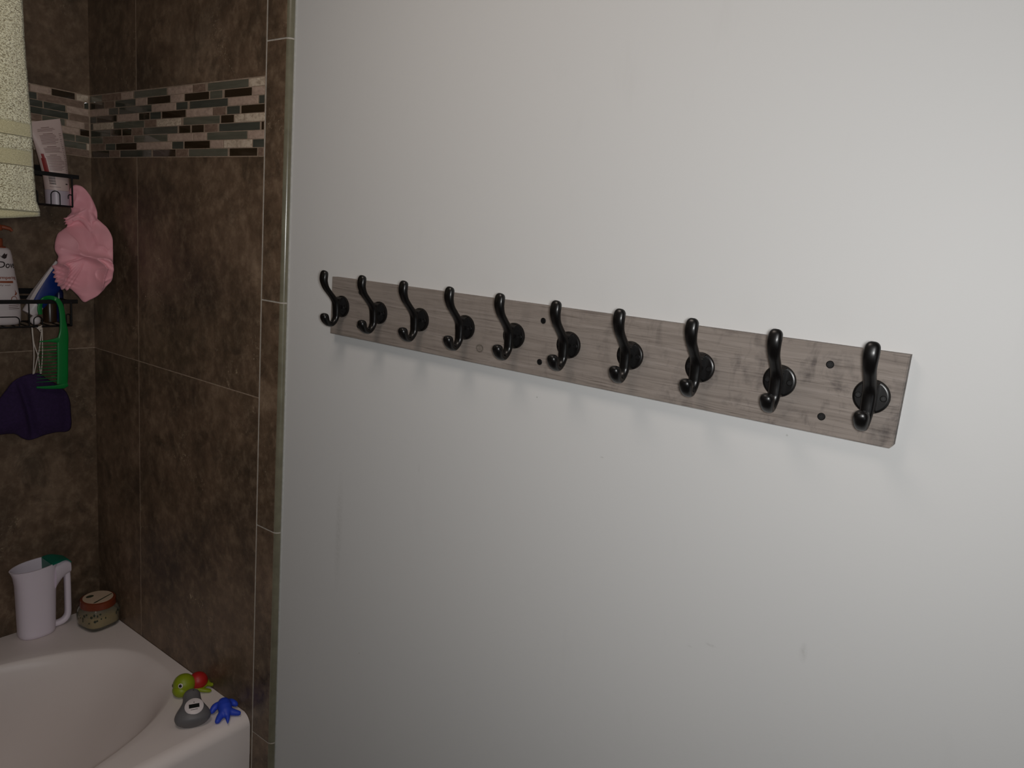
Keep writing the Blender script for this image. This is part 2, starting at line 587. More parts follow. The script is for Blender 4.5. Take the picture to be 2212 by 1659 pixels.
# ------------------------------------------------------------------ room shell
XR, YR, ZC = 3.05, -1.62, 2.45
TS = -0.0128        # face of the end-wall tiles
b = MB(); b.box((-0.1, 0.0, 0), (XR + 0.1, 0.1, ZC)); b.build('wall_front', M['wall'], kind='structure')
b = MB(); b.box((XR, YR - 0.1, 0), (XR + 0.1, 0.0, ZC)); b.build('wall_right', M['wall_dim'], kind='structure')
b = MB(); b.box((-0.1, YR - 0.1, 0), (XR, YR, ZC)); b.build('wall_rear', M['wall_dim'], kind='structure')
b = MB(); b.box((-0.1, YR - 0.1, -0.1), (XR + 0.1, 0.1, 0)); b.build('floor', M['floor'], kind='structure')
b = MB(); b.box((-0.1, YR - 0.1, ZC), (XR + 0.1, 0.1, ZC + 0.1)); b.build('ceiling', M['ceiling'], kind='structure')

rng = random.Random(7)


def tile_mesh(name, cells, axis, grout_box, mat, grout_mat, bev=0.0012, kind='structure'):
    """cells: (u0,u1,z0,z1) ; axis 'y' -> facing -y at TS, 'x' -> facing +x at 0"""
    b = MB()
    for (u0, u1, z0, z1) in cells:
        if axis == 'y':
            b.box((u0, TS, z0), (u1, TS + 0.006, z1), bev)
        else:
            b.box((-0.006, u0, z0), (0.0, u1, z1), bev)
    nb = len(b.f) // max(1, len(cells))
    ntile = len(b.f)
    b.box(grout_box[0], grout_box[1], 0, 1)
    o = b.build(name, None, kind=kind, mats=[mat, grout_mat])
    at = o.data.attributes.new('rnd', 'FLOAT_VECTOR', 'FACE')
    vals = []
    for i in range(len(o.data.polygons)):
        k = i // nb
        r2 = random.Random(k * 13 + 5)
        vals += [r2.random(), r2.random(), r2.random()]
    at.data.foreach_set('vector', vals)
    return o


ZT, ZB, TH = 1.9133, 1.7612, 0.5003
G = 0.0016
zrows = [(ZB - TH * (k + 1) + 0.0010, ZB - TH * k - 0.0010) for k in range(4)]
zrows = [zrows[0], (0.2603, zrows[1][1]), (0.0, 0.2570)]
zup = [(ZT + G, ZC)]
cells = []
for z0, z1 in zrows + zup:
    for u0, u1 in ((-0.006, 0.2373 - 0.0012), (0.2373 + 0.0012, 0.7455 - G)):
        cells.append((u0, u1, z0, z1))
tile_mesh('wall_end', cells, 'y', ((-0.05, TS + 0.0005, 0), (0.7455, 0.0, ZC)), M['slate'], M['grout'])
# long wall of the tub alcove
cells = []
for j, (z0, z1) in enumerate(zrows + zup):
    y = TS
    off = 0.36
    ys = [0.0] + [-(off + 0.5083 * k) for k in range(4)]
    for k in range(len(ys) - 1):
        a_, b_ = ys[k + 1], ys[k]
        cells.append((max(a_ + G, YR), (b_ - G) if k else 0.0, z0, z1))
tile_mesh('wall_left', cells, 'x', ((-0.1, YR, 0), (-0.0005, 0.0, ZC)), M['slate'], M['grout'])

# glass and stone mosaic band on both alcove walls
ROWS_S = """-3.4,65.1G 65.1,164.2T 164.2,219.6P 226.0,374.5G 378.4,480.0P 480.9,532.4T 540.0,687.8G 689.3,741.6W
-4.2,75.0B 77.2,130.1T 133.6,232.0K 235.1,286.4P 288.1,388.7B 391.6,444.9P 449.2,545.4B 549.1,595.7G 603.0,699.7B 700.7,742.2P
-2.9,97.3P 100.2,146.7K 152.0,306.2K 308.1,411.4P 414.2,461.2K 469.4,615.5K 618.0,720.7P 723.8,742.9K
-0.6,34.5K 36.0,139.4B 144.1,246.1P 248.5,297.0B 299.9,348.0K 352.7,453.2B 457.0,558.8P 559.9,608.6T 612.5,659.1K 663.8,743.5B
0.9,14.1K 15.4,120.5W 123.8,272.0G 275.0,326.9T 328.8,433.9W 443.9,586.8G 590.7,638.2B 641.5,744.1W
0.1,107.6K 109.5,161.9B 166.6,211.3B 214.7,265.5T 268.7,419.8K 425.5,472.4B 477.8,525.8B 528.3,579.5T 584.5,729.2K 733.6,742.6B
-0.6,64.7G 66.9,168.2T 171.6,220.8T 223.9,375.9G 378.1,483.4P 486.2,536.5P 539.0,686.3G 688.7,743.2P
2.2,78.3T 80.5,130.5K 133.9,235.2B 237.8,394.2P 397.2,444.1K 447.9,549.6B 552.1,600.2P 602.8,703.0W 705.3,743.8K
3.8,98.9B 100.8,152.4T 155.2,305.0K 311.2,411.4B 414.2,464.6T 466.3,617.8G 623.7,721.8B 724.2,742.1T""".split('\n')
ROWS_L = """-157.8,-149.2T -148.4,-102.9P -102.0,-48.0B -44.2,-16.0W
-152.6,-135.2K -133.7,-27.6T -26.6,-15.7K
-153.2,-122.5K -120.9,-70.8K -67.7,-16.0P
-150.8,-65.0K -63.3,-15.3T
-149.9,-126.5T -124.9,-73.2G -70.0,-27.2P -26.5,-15.7T
-129.8,-86.0G -86.0,-38.8P -37.8,-15.1B
-130.4,-88.0T -88.0,-50.4G -48.8,-15.5G
-130.9,-82.2P -80.7,-23.3G -21.7,-15.8W
-131.4,-78.0G -76.5,-16.1T""".split('\n')
KEYS = 'PTWBGK'
mmats = [M['mos'][k] for k in KEYS] + [M['grout_light']]
rh = (ZT - ZB) / 9


def mosaic(name, rows, axis):
    b = MB()
    for i, r_ in enumerate(rows):
        z1 = ZT - rh * i - 0.0006
        z0 = z1 - rh + 0.0012
        segs = []
        for s in r_.split():
            a_, c_ = s[:-1].split(',')
            segs.append((float(a_) / 1000, float(c_) / 1000, s[-1]))
        if axis == 'x':
            y = segs[0][0]
            rr = random.Random(i + 50)
            while y > YR + 0.06:
                L = rr.choice([0.05, 0.1, 0.148])
                segs.append((max(YR, y - L), y - 0.002, rr.choice('PPTWBBGGKK')))
                y -= L
        for a_, c_, k in segs:
            mi = KEYS.index(k)
            if c_ - a_ < 0.004:
                continue
            d = 0.0 if k in 'PTW' else 0.0004
            if axis == 'y':
                a2, c2 = max(a_, -0.004) + 0.0004, c_ - 0.0004
                b.box((a2, TS + d * 0.5, z0), (c2, TS + 0.005, z1), 0.0009, mi)
            else:
                b.box((-0.005, a_ + 0.0004, z0), (-d * 0.5, min(c_ - 0.0004, TS + 0.0005), z1), 0.0009, mi)
    n_ = len(KEYS)
    if axis == 'y':
        b.box((-0.004, TS + 0.0012, ZB - 0.0005), (0.7450, TS + 0.004, ZT + 0.0005), 0, n_)
    else:
        b.box((-0.004, YR, ZB - 0.0005), (-0.0012, TS, ZT + 0.0005), 0, n_)
    return b.build(name, None, kind='structure', mats=mmats)


mosaic('trim_1', ROWS_S, 'y')
mosaic('trim_2', ROWS_L, 'x')

# bullnose edge column where the tile stops
b = MB()
zt_ = [0.0, 0.4627, 0.9742, 1.4719, 1.9793, ZC]
X0, X1 = 0.7455, 0.8175
for i in range(5):
    z0 = zt_[i] + (0.0016 if i else 0)
    z1 = zt_[i + 1] - (0.0016 if i < 4 else 0)
    prof = [(X0 + 0.0022, 0.0), (X0 + 0.0022, TS + 0.0008), (X0 + 0.003, TS)]
    rb = 0.0118
    for k in range(9):
        th = math.pi / 2 * k / 8
        prof.append((X1 - rb + rb * math.sin(th), -0.0010 - rb * math.cos(th) * 1.0))
    prof.append((X1, 0.0))
    k0 = len(b.f)
    b.poly([(x, y, z0) for x, y in prof], (0, 0, z1 - z0), 0)
    for q in range(2 + 4, 2 + len(prof) - 1):
        b.mi[k0 + q] = 3
M['bull'] = m_slate('bullnose_tile', 1.0, 0.30)
M['edge'] = m_noisy('glazed_edge', rgb(104, 100, 84), rgb(122, 118, 100), 25, 0.22)
b.box((X0 - 0.0008, TS + 0.0001, 0), (X0 + 0.0024, 0.0, ZC), 0.0, 1)
for z in zt_[1:-1]:
    prof = [(X0 + 0.002, 0.0), (X0 + 0.002, TS + 0.0008)]
    for k in range(9):
        th = math.pi / 2 * k / 8
        prof.append((X1 - 0.0128 + 0.0120 * math.sin(th), -0.0008 - 0.0112 * math.cos(th)))
    b.poly([(x, y, z - 0.0018) for x, y in prof], (0, 0, 0.0036), 1)
b.box((X1 - 0.001, -0.0016, 0), (X1 + 0.0032, 0.0, ZC), 0.0005, 2)
o = b.build('trim_3', None, kind='structure', smooth=True, angle=35, mats=[M['bull'], M['grout_light'], M['caulk'], M['edge']])
at = o.data.attributes.new('rnd', 'FLOAT_VECTOR', 'FACE')
vals = []
for i, p in enumerate(o.data.polygons):
    k = sum(1 for z in zt_[1:-1] if p.center.z > z)
    r2 = random.Random(k + 99)
    vals += [r2.random(), r2.random(), r2.random()]
at.data.foreach_set('vector', vals)

# ------------------------------------------------------------------ bathtub
TX, TZ, TR = 0.739, 0.5, 0.028      # front face, rim height, rim radius
Y0, Y1 = TS - 0.0006, -1.60


def sup(c, a, bb, p, n):
    out = []
    for k in range(n):
        th = 2 * math.pi * k / n
        cc, ss = math.cos(th), math.sin(th)
        out.append((c[0] + a * math.copysign(abs(cc) ** (2 / p), cc), c[1] + bb * math.copysign(abs(ss) ** (2 / p), ss)))
    return out


NB = 128
vs, fs = [], []
Hc = (0.394, -0.80)
top = sup(Hc, 0.306, 0.755, 2.55, NB)
bot = sup((0.39, -0.90), 0.185, 0.46, 3.2, NB)
# outer rectangle loops matched in angle
def rect_pt(ang_pt, x0, x1, y0, y1):
    dx, dy = ang_pt[0] - Hc[0], ang_pt[1] - Hc[1]
    ts = []
    if dx > 1e-9: ts.append((x1 - Hc[0]) / dx)
    if dx < -1e-9: ts.append((x0 - Hc[0]) / dx)
    if dy > 1e-9: ts.append((y1 - Hc[1]) / dy)
    if dy < -1e-9: ts.append((y0 - Hc[1]) / dy)
    t_ = min(ts)
    return (Hc[0] + dx * t_, Hc[1] + dy * t_)
loops = []
XD = TX - TR
deck = [list(rect_pt(p, 0.0006, XD, Y1, Y0)) for p in top]
for cx, cy in ((XD, Y0), (0.0006, Y0), (XD, Y1), (0.0006, Y1)):
    i = min(range(NB), key=lambda q: (deck[q][0] - cx) ** 2 + (deck[q][1] - cy) ** 2)
    deck[i] = [cx, cy]
def deck_z(x, y):
    # gentle fall toward the end wall corner and back
    return TZ
loops.append([(p[0], p[1], TZ) for p in deck])
for s_ in (0.3, 0.6, 0.85):
    loops.append([(a_[0] + (c_[0] - a_[0]) * s_, a_[1] + (c_[1] - a_[1]) * s_, TZ) for a_, c_ in zip(deck, top)])
D = 0.36
prof = [(0.0, 0.0), (0.012, 0.0008), (0.03, 0.004), (0.055, 0.010), (0.09, 0.024), (0.14, 0.05), (0.22, 0.10), (0.34, 0.165), (0.5, 0.235), (0.66, 0.29), (0.8, 0.325), (0.92, 0.350), (1.0, 0.358)]
for s_, dz in prof:
    loops.append([(a_[0] + (c_[0] - a_[0]) * s_, a_[1] + (c_[1] - a_[1]) * s_, TZ - dz) for a_, c_ in zip(top, bot)])
for s_ in (0.7, 0.35):
    loops.append([(0.39 + (c_[0] - 0.39) * s_, -0.90 + (c_[1] + 0.90) * s_, TZ - 0.36) for c_ in bot])
vs = [p for lp in loops for p in lp]
for i in range(len(loops) - 1):
    for k in range(NB):
        l = (k + 1) % NB
        fs.append((i * NB + k, i * NB + l, (i + 1) * NB + l, (i + 1) * NB + k))
vs.append((0.39, -0.90, TZ - 0.36))
c_i = len(vs) - 1
for k in range(NB):
    fs.append((c_i, (len(loops) - 1) * NB + k, (len(loops) - 1) * NB + (k + 1) % NB))
tb = MB()
tb.add(vs, fs)
# rolled front edge and apron, end corners rounded
pr = []
for k in range(9):
    th = math.pi / 2 * k / 8
    pr.append((XD + TR * math.sin(th), TZ - TR * (1 - math.cos(th))))
pr += [(TX + 0.001, 0.40), (TX + 0.001, 0.06), (TX - 0.02, 0.05), (TX - 0.02, 0.0)]
NY = 40
av, af = [], []
for j in range(NY + 1):
    y = Y0 + (Y1 - Y0) * j / NY
    for x, z in pr:
        av.append((x, y, z))
n_ = len(pr)
for j in range(NY):
    for k in range(n_ - 1):
        af.append((j * n_ + k, j * n_ + k + 1, (j + 1) * n_ + k + 1, (j + 1) * n_ + k))
tb.add(av, af)
# ends and back skirts close the body
tb.poly([(0.0006, Y0, 0.0), (0.0006, Y0, TZ)] + [(x, Y0, z) for x, z in pr], (0, -0.0005, 0))
tub = tb.build('bathtub', M['tub'], smooth=True, angle=50)
bm = bmesh.new(); bm.from_mesh(tub.data); bmesh.ops.remove_doubles(bm, verts=bm.verts[:], dist=0.0004); bm.to_mesh(tub.data); bm.free()
tag(tub, 'white bathtub with rounded rim built in between the brown tiled walls', 'bathtub')

# ------------------------------------------------------------------ coat hook rack
BX0, BX1, BZ0, BZ1, BY = 0.971, 1.9528, 1.4315, 1.5395, -0.016
BC = Vector(((BX0 + BX1) / 2, 0.0, (BZ0 + BZ1) / 2))
rack = thing('coat_rack', BC, 'long grey wooden wall rack with ten black double coat hooks', 'coat rack')
b = MB(BC)
outl = [(BX0, BZ0), (BX1 - 0.0040, BZ0 - 0.0014), (BX1 - 0.0008, BZ0 + 0.0022), (BX1, BZ1), (BX0, BZ1)]
b.poly([(x, BY, z) for x, z in outl], (0, -BY - 0.0002, 0))
board = b.build('board', M['wood'], rack)
bm = bmesh.new(); bm.from_mesh(board.data)
bmesh.ops.bevel(bm, geom=[e for e in bm.edges if all(abs(v.co.y - BY) < 1e-5 for v in e.verts)], offset=0.0012, segments=2, affect='EDGES')
bm.to_mesh(board.data); bm.free()

# one hook, local origin = middle of its disc on the board's face
def sm(pts, n=6):
    return spline(pts, n)


hb = MB()
qx = Matrix.Rotation(math.pi / 2, 3, 'X')    # z -> -y
hb.lathe([(0.0193, 0.0), (0.0202, 0.0006), (0.0202, 0.0026), (0.0195, 0.0040), (0.0178, 0.0048), (0.0170, 0.0048), (0.001, 0.0048)], n=48, axis=qx)
# ridge that carries the arms
rd = [(0.0, -0.0182), (-0.0065, -0.0180), (-0.0125, -0.0150), (-0.0140, 0.0080), (-0.0120, 0.0130), (-0.0065, 0.0172), (0.0, 0.0182)]
w2 = 0.0076
hb.poly([(-w2, y - 0.003, z) for y, z in rd], (2 * w2, 0, 0))
arm = [(-0.0432, 0.0658, 0.0010, 0.0010), (-0.0433, 0.0654, 0.0036, 0.0028), (-0.0438, 0.0641, 0.0060, 0.0046), (-0.0447, 0.0612, 0.0078, 0.0057), (-0.0456, 0.0568, 0.0084, 0.0060), (-0.0461, 0.0515, 0.0084, 0.0060), (-0.0450, 0.0450, 0.0080, 0.0056),
       (-0.0402, 0.0350, 0.0072, 0.0049), (-0.0310, 0.0248, 0.0070, 0.0046), (-0.0225, 0.0160, 0.0072, 0.0048), (-0.0165, 0.0075, 0.0077, 0.0054), (-0.0142, -0.0020, 0.0078, 0.0058), (-0.0138, -0.0120, 0.0076, 0.0056), (-0.0145, -0.0195, 0.0071, 0.0050),
       (-0.0180, -0.0270, 0.0066, 0.0046), (-0.0245, -0.0322, 0.0064, 0.0046), (-0.0320, -0.0312, 0.0069, 0.0051), (-0.0375, -0.0262, 0.0079, 0.0061), (-0.0402, -0.0208, 0.0085, 0.0070), (-0.0415, -0.0168, 0.0081, 0.0068), (-0.0423, -0.0140, 0.0066, 0.0054), (-0.0426, -0.0124, 0.0042, 0.0034), (-0.0427, -0.0117, 0.0012, 0.0010)]
arm = spline(arm, 5)
hb.sweep([(0, p[0], p[1]) for p in arm], [(p[2], p[3]) for p in arm], side=(1, 0, 0), n=32, power=2.35)
hook0 = hb.build('hook', M['iron'], rack, smooth=True, angle=32)


def screw_mb(r, hole=True):
    s = MB()
    s.lathe([(r * 1.15, 0.0), (r * 1.15, 0.0007), (r * 1.02, 0.0010), (r * 0.92, 0.0006), (0.0002, 0.0006)], n=24, axis=qx)
    s.box((-r * 0.55, -0.0009, -r * 0.12), (r * 0.55, -0.0005, r * 0.12), 0.0, 1)
    s.box((-r * 0.12, -0.0009, -r * 0.55), (r * 0.12, -0.0005, r * 0.55), 0.0, 1)
    return s


ss = screw_mb(0.0032)
scr0 = ss.build('screw', None, hook0, smooth=True, mats=[M['iron_plate'], M['black']])
scr0.location = (-0.0135, -0.0049, 0.0)
scr1 = scr0.copy(); COL.objects.link(scr1); scr1.parent = hook0; scr1.location = (0.0135, -0.0049, 0.0)
HX = [1.0030, 1.1038, 1.2048, 1.3062, 1.4066, 1.5073, 1.6092, 1.7123, 1.8162, 1.9213]
HZ = 1.4865
for i, x in enumerate(HX):
    if i == 0:
        h = hook0
    else:
        h = hook0.copy()
        COL.objects.link(h)
        h.parent = rack
        for s in (scr0, scr1):
            c = s.copy()
            COL.objects.link(c)
            c.parent = h
    h.location = Vector((x, BY - 0.0001, HZ)) - BC
ms = screw_mb(0.0040)
first = None
for x, z in ((1.0512, 1.5183), (1.0504, 1.4559), (1.4578, 1.5163), (1.4579, 1.4530), (1.8712, 1.5157), (1.8710, 1.4520)):
    if first is None:
        first = s = ms.build('mounting_screw', None, rack, smooth=True, mats=[M['iron_plate'], M['black']])
    else:
        s = first.copy(); COL.objects.link(s); s.parent = rack
    s.location = Vector((x, BY - 0.0001, z)) - BC


# ------------------------------------------------------------------ wire caddies on the long wall
def caddy(name, label, zt, zb, ya, yb, ycorner, loops, depth=0.105, pts=None):
    o = Vector((0.0, (ya + yb) / 2, zb))
    root = thing(name, o, label, 'shower caddy', 'black wire caddies on the tiled wall')
    b = MB(o)          # flat top band, front and back, joined at the ends
    b.box((depth - 0.0015, yb, zt - 0.0095), (depth + 0.0015, ya, zt), 0.0006)
    b.build('front_rail', M['black_wire'], root)
    b = MB(o)
    b.box((0.0035, yb, zt - 0.0085), (0.0065, ya, zt), 0.0006)
    b.box((0.0004, yb + 0.03, zt + 0.004), (0.0022, ya - 0.035, zt + 0.018), 0.0006)
    for yy in (yb + 0.06, ya - 0.06):
        b.box((0.0018, yy - 0.006, zt - 0.006), (0.0045, yy + 0.006, zt + 0.010), 0.0005)
    b.build('back_rail', M['black_wire'], root)
    b = MB(o)
    yc, yd = ycorner, yb + 0.015
    b.tube([(depth, yc, zt - 0.006), (depth, yc, zb)], 0.0021)
    b.tube([(depth, yd, zt - 0.006), (depth, yd, zb)], 0.0021)
    b.tube([(depth, yc, zb), (0.004, yc, zb), (0.004, yd, zb), (depth, yd, zb)], 0.0021, closed=True)
    b.tube([(0.004, yc, zt - 0.004), (0.004, yc, zb)], 0.0021)
    b.tube([(0.004, yd, zt - 0.004), (0.004, yd, zb)], 0.0021)
    b.tube([(0.004, yc, zt - 0.004), (depth, yc, zt - 0.004)], 0.0021)
    b.tube([(0.004, yd, zt - 0.004), (depth, yd, zt - 0.004)], 0.0021)
    k = int((yc - yd) / 0.022)
    for i in range(1, k):
        yy = yd + (yc - yd) * i / k
        b.tube([(0.004, yy, zb), (depth, yy, zb)], 0.0014, n=6)
    b.build('basket', M['black_wire'], root, smooth=True, angle=60)
    for lp in loops:
        b = MB(o)
        if lp[0] == 'arch':
            _, y0, y1, h = lp
            r_ = (y1 - y0) / 2
            p = [(depth, y0, zb)] + [(depth, y0 + r_ - r_ * math.cos(math.pi * q / 10), zb + h - r_ + r_ * math.sin(math.pi * q / 10)) for q in range(11)] + [(depth, y1, zb)]
            b.tube(p, 0.0013)
        elif lp[0] == 'wide':
            _, y0, y1, h = lp
            r_ = 0.009
            p = [(depth, y0, zb)] + [(depth, y0 + r_ - r_ * math.cos(math.pi / 2 * q / 5), zb + h - r_ + r_ * math.sin(math.pi / 2 * q / 5)) for q in range(6)]
            p += [(depth, y1 - r_ + r_ * math.sin(math.pi / 2 * q / 5), zb + h - r_ + r_ * math.cos(math.pi / 2 * q / 5)) for q in range(6)] + [(depth, y1, zb)]
            b.tube(p, 0.0013)
        elif lp[0] == 'post':
            b.tube([(depth, lp[1], zt - 0.006), (depth, lp[1], zb)], 0.0016)
        elif lp[0] == 'hook':
            yy = lp[1]
            p = [(depth - 0.0 + 0.0, yy + 0.0095, zb + 0.022)] + [(depth, yy + 0.0045 - 0.0045 * math.cos(math.pi * q / 8), zb + 0.024 + 0.0045 * math.sin(math.pi * q / 8)) for q in range(8, -1, -1)] + [(depth, yy, zb + 0.018)]
            b.tube(p, 0.0013)
        b.build({'post': 'wire_post', 'hook': 'side_hook'}.get(lp[0], 'wire_loop'), M['black_wire'], root, smooth=True, angle=60)
    return root


UZT, UZB = 1.7072, 1.6305
caddy('shower_caddy', 'upper black wire caddy on tiled wall, its left half behind the towel', UZT, UZB, -0.0885, -0.405, -0.1045,
      [('arch', -0.1522, -0.1325, 0.0335), ('arch', -0.2005, -0.1810, 0.0335), ('hook', -0.1139), ('arch', -0.2700, -0.2500, 0.0335), ('post', -0.2600)])
LZT, LZB = 1.4030, 1.3380
caddy('shower_caddy', 'lower black wire caddy holding the pump bottle, green comb hooked over it', LZT, LZB, -0.0980, -0.412, -0.1135,
      [('wide', -0.3300, -0.2290, 0.0245), ('post', -0.2080), ('arch', -0.1985, -0.1795, 0.0245), ('arch', -0.1250, -0.1165, 0.0290)])

# ------------------------------------------------------------------ bottles and tubes in the caddies
# white pump bottle
BO = Vector((0.055, -0.2520, LZB + 0.0016))
bot_ = thing('pump_bottle', BO, 'white pump bottle with copper-brown pump standing in the lower caddy', 'bottle')
PZ = [(0.0, 0.80), (0.002, 0.90), (0.008, 0.98), (0.03, 1.0), (0.062, 0.97), (0.10, 0.86), (0.140, 0.74), (0.165, 0.68), (0.176, 0.62), (0.181, 0.52), (0.183, 0.38)]
RX, RY = 0.029, 0.0435
b = MB(BO)
b.lathe([(s, z) for z, s in PZ], c=BO, n=40, sx=RX, sy=RY, power=2.3)
b.build('bottle_body', M['white'], bot_, smooth=True)
b = MB(BO)
b.lathe([(0.0178, 0.182), (0.0178, 0.1845), (0.0118, 0.186), (0.0118, 0.203), (0.010, 0.204), (0.004, 0.2045), (0.004, 0.222)], c=BO, n=24)
b.build('collar', M['orange'], bot_, smooth=True)
b = MB(BO)
b.lathe([(0.0115, 0.222), (0.0125, 0.224), (0.0125, 0.232), (0.010, 0.2355), (0.001, 0.236)], c=BO, n=24)
pz = BO + Vector((0, 0, 0.229))
b.sweep([pz, pz + Vector((0.004, 0.014, 0.001)), pz + Vector((0.007, 0.026, -0.002)), pz + Vector((0.008, 0.030, -0.007))], [(0.0055, 0.0055), (0.005, 0.005), (0.0042, 0.0042), (0.003, 0.003)], n=12)
b.build('pump_head', M['orange'], bot_, smooth=True)


def half_w(z):
    zz = z - BO.z
    for (a_, s0), (c_, s1) in zip(PZ, PZ[1:]):
        if a_ <= zz <= c_:
            return s0 + (s1 - s0) * (zz - a_) / (c_ - a_)
    return 1.0


def wrap(name, polys, u0, z0, mat, lab=None):
    """polys = list of (verts2d, faces); u along the bottle's girth (+ to the right), z up"""
    b = MB(BO)
    for vs2, fs2 in polys:
        out = []
        for v in vs2:
            z = z0 + v[1]
            s = half_w(z) * 1.0
            ang = (u0 + v[0]) / 0.0345
            cc, sn = math.cos(ang), math.sin(ang)
            cc = abs(cc) ** (2 / 2.3) * (1 if cc > 0 else -1)
            sn = abs(sn) ** (2 / 2.3) * (1 if sn > 0 else -1)
            out.append(BO + Vector((RX * s * cc * 1.012 + 0.0002, RY * s * sn * 1.012, z - BO.z)))
        b.add(out, fs2)
    return b.build(name, mat, bot_, label=lab)


def quad2(x0, y0, x1, y1):
    n = max(1, int(abs(x1 - x0) / 0.003))
    vs2, fs2 = [], []
    for i in range(n + 1):
        x = x0 + (x1 - x0) * i / n
        vs2 += [(x, y0), (x, y1)]
    for i in range(n):
        fs2.append((2 * i, 2 * i + 2, 2 * i + 3, 2 * i + 1))
    return vs2, fs2


def zpx(v):            # helper: heights read on the bottle
    return 1.5396 - (v - 518) * 0.00149


tx = text_mesh('Dove', 0.0215, shear=0.22, bold=0.0003)
wrap('brand_lettering', [tx], -0.010, 1.4755, M['ink_dark'])
bird = [(-0.003, 0.006), (0.003, 0.0055), (0.006, 0.009), (0.010, 0.0125), (0.0115, 0.009), (0.0178, 0.0115), (0.0145, 0.005), (0.0125, 0.001), (0.008, -0.001), (0.004, 0.0005), (0.001, 0.003), (0.004, 0.0035)]
wrap('bird_emblem', [(bird, [tuple(range(len(bird)))])], -0.001, 1.4975, M['ink_dark'])
tx = text_mesh('pampering', 0.0105, bold=0.0002)
bar = quad2(0.0, -0.0095, 0.034, -0.0045)
edge = quad2(-0.0006, -0.0095, 0.0006, 0.006)
wrap('line_lettering', [tx, bar, edge], -0.013, 1.4495, M['orange'])
tx = text_mesh('body wash', 0.0055)
wrap('small_lettering', [tx], -0.010, 1.4335, M['ink'])
ring_ = []
for q in range(20):
    a_ = 2 * math.pi * q / 20
    a2 = 2 * math.pi * (q + 1) / 20
    vs2 = [(0.006 * math.cos(a_), 0.0075 * math.sin(a_)), (0.0074 * math.cos(a_), 0.009 * math.sin(a_)), (0.0074 * math.cos(a2), 0.009 * math.sin(a2)), (0.006 * math.cos(a2), 0.0075 * math.sin(a2))]
    ring_.append((vs2, [(0, 1, 2, 3)]))
leaf = [(0.001, 0.010), (0.005, 0.016), (0.0045, 0.024), (0.0075, 0.018), (0.010, 0.015), (0.006, 0.011)]
wrap('almond_picture', ring_ + [(leaf, [tuple(range(6))])], 0.018, 1.4005, M['orange'])
lines = [quad2(0.006, -i * 0.0042, 0.030 - 0.004 * (i % 2), -i * 0.0042 + 0.0012) for i in range(3)]
wrap('fine_print', lines, 0.0, 1.3870, M['ink'])

# lotion tube standing on its cap in the upper caddy
TO = Vector((0.078, -0.1300, UZB + 0.0016))
tube_ = thing('lotion_tube', TO, 'pinkish white squeeze tube standing cap down in the upper caddy', 'tube')
X_T = 0.076
sec = [  # z, left y, right y, half thickness
    (1.6360, -0.1515, -0.1010, 0.0230), (1.6665, -0.1530, -0.1000, 0.0232), (1.700, -0.1570, -0.1005, 0.020), (1.740, -0.1650, -0.1035, 0.0178), (1.780, -0.1745, -0.1085, 0.009), (1.805, -0.1810, -0.1120, 0.0042), (1.822, -0.1850, -0.1150, 0.0016), (1.826, -0.1860, -0.1158, 0.0016)]


def tube_pt(u, zz, front=True):
    for s0, s1 in zip(sec, sec[1:]):
        if s0[0] <= zz <= s1[0]:
            f = (zz - s0[0]) / (s1[0] - s0[0])
            l, r_, th = [s0[k] + (s1[k] - s0[k]) * f for k in (1, 2, 3)]
            break
    else:
        l, r_, th = sec[-1][1:] if zz > sec[-1][0] else sec[0][1:]
    y = (l + r_) / 2 + (r_ - l) / 2 * u
    tilt = 0.010 * u * max(0, (zz - 1.68)) / 0.14
    return Vector((X_T + th * math.sqrt(max(0, 1 - u * u)), y, zz + tilt))


def tube_ring(zz, n=40, grow=0.0):
    out = []
    for k in range(n):
        th = 2 * math.pi * k / n
        u = math.cos(th)
        p = tube_pt(u, zz)
        dx = p.x - X_T
        y = p.y + grow * u
        out.append(Vector((X_T + math.copysign(dx + (grow if dx > 1e-6 else 0), math.sin(th)), y, p.z)))
    return out


def tube_body(zs, grow=0.0, cap_r=0.0):
    vs_, fs_ = [], []
    for z in zs:
        vs_ += tube_ring(z, grow=grow)
    n = 40
    for i in range(len(zs) - 1):
        for k in range(n):
            l = (k + 1) % n
            fs_.append((i * n + k, i * n + l, (i + 1) * n + l, (i + 1) * n + k))
    fs_.append(tuple(range(n))[::-1]); fs_.append(tuple((len(zs) - 1) * n + k for k in range(n)))
    return vs_, fs_


b = MB(TO); b.add(*tube_body([1.6665 + (1.826 - 1.6665) * i / 24 for i in range(25)])); b.build('tube_body', M['tube_white'], tube_, smooth=True)
b = MB(TO); b.add(*tube_body([1.6325, 1.640, 1.655, 1.6662], grow=0.0004)); b.build('cap', M['tube_cap'], tube_, smooth=True)


def strip(b, u0, u1, z0, z1, off=0.0004, n=8):
    vs_, fs_ = [], []
    for i in range(n + 1):
        u = u0 + (u1 - u0) * i / n
        for z in (z0, z1):
            p = tube_pt(u, z)
            vs_.append(p + Vector((off, 0, 0)))
    for i in range(n):
        fs_.append((2 * i, 2 * i + 2, 2 * i + 3, 2 * i + 1))
    b.add(vs_, fs_)


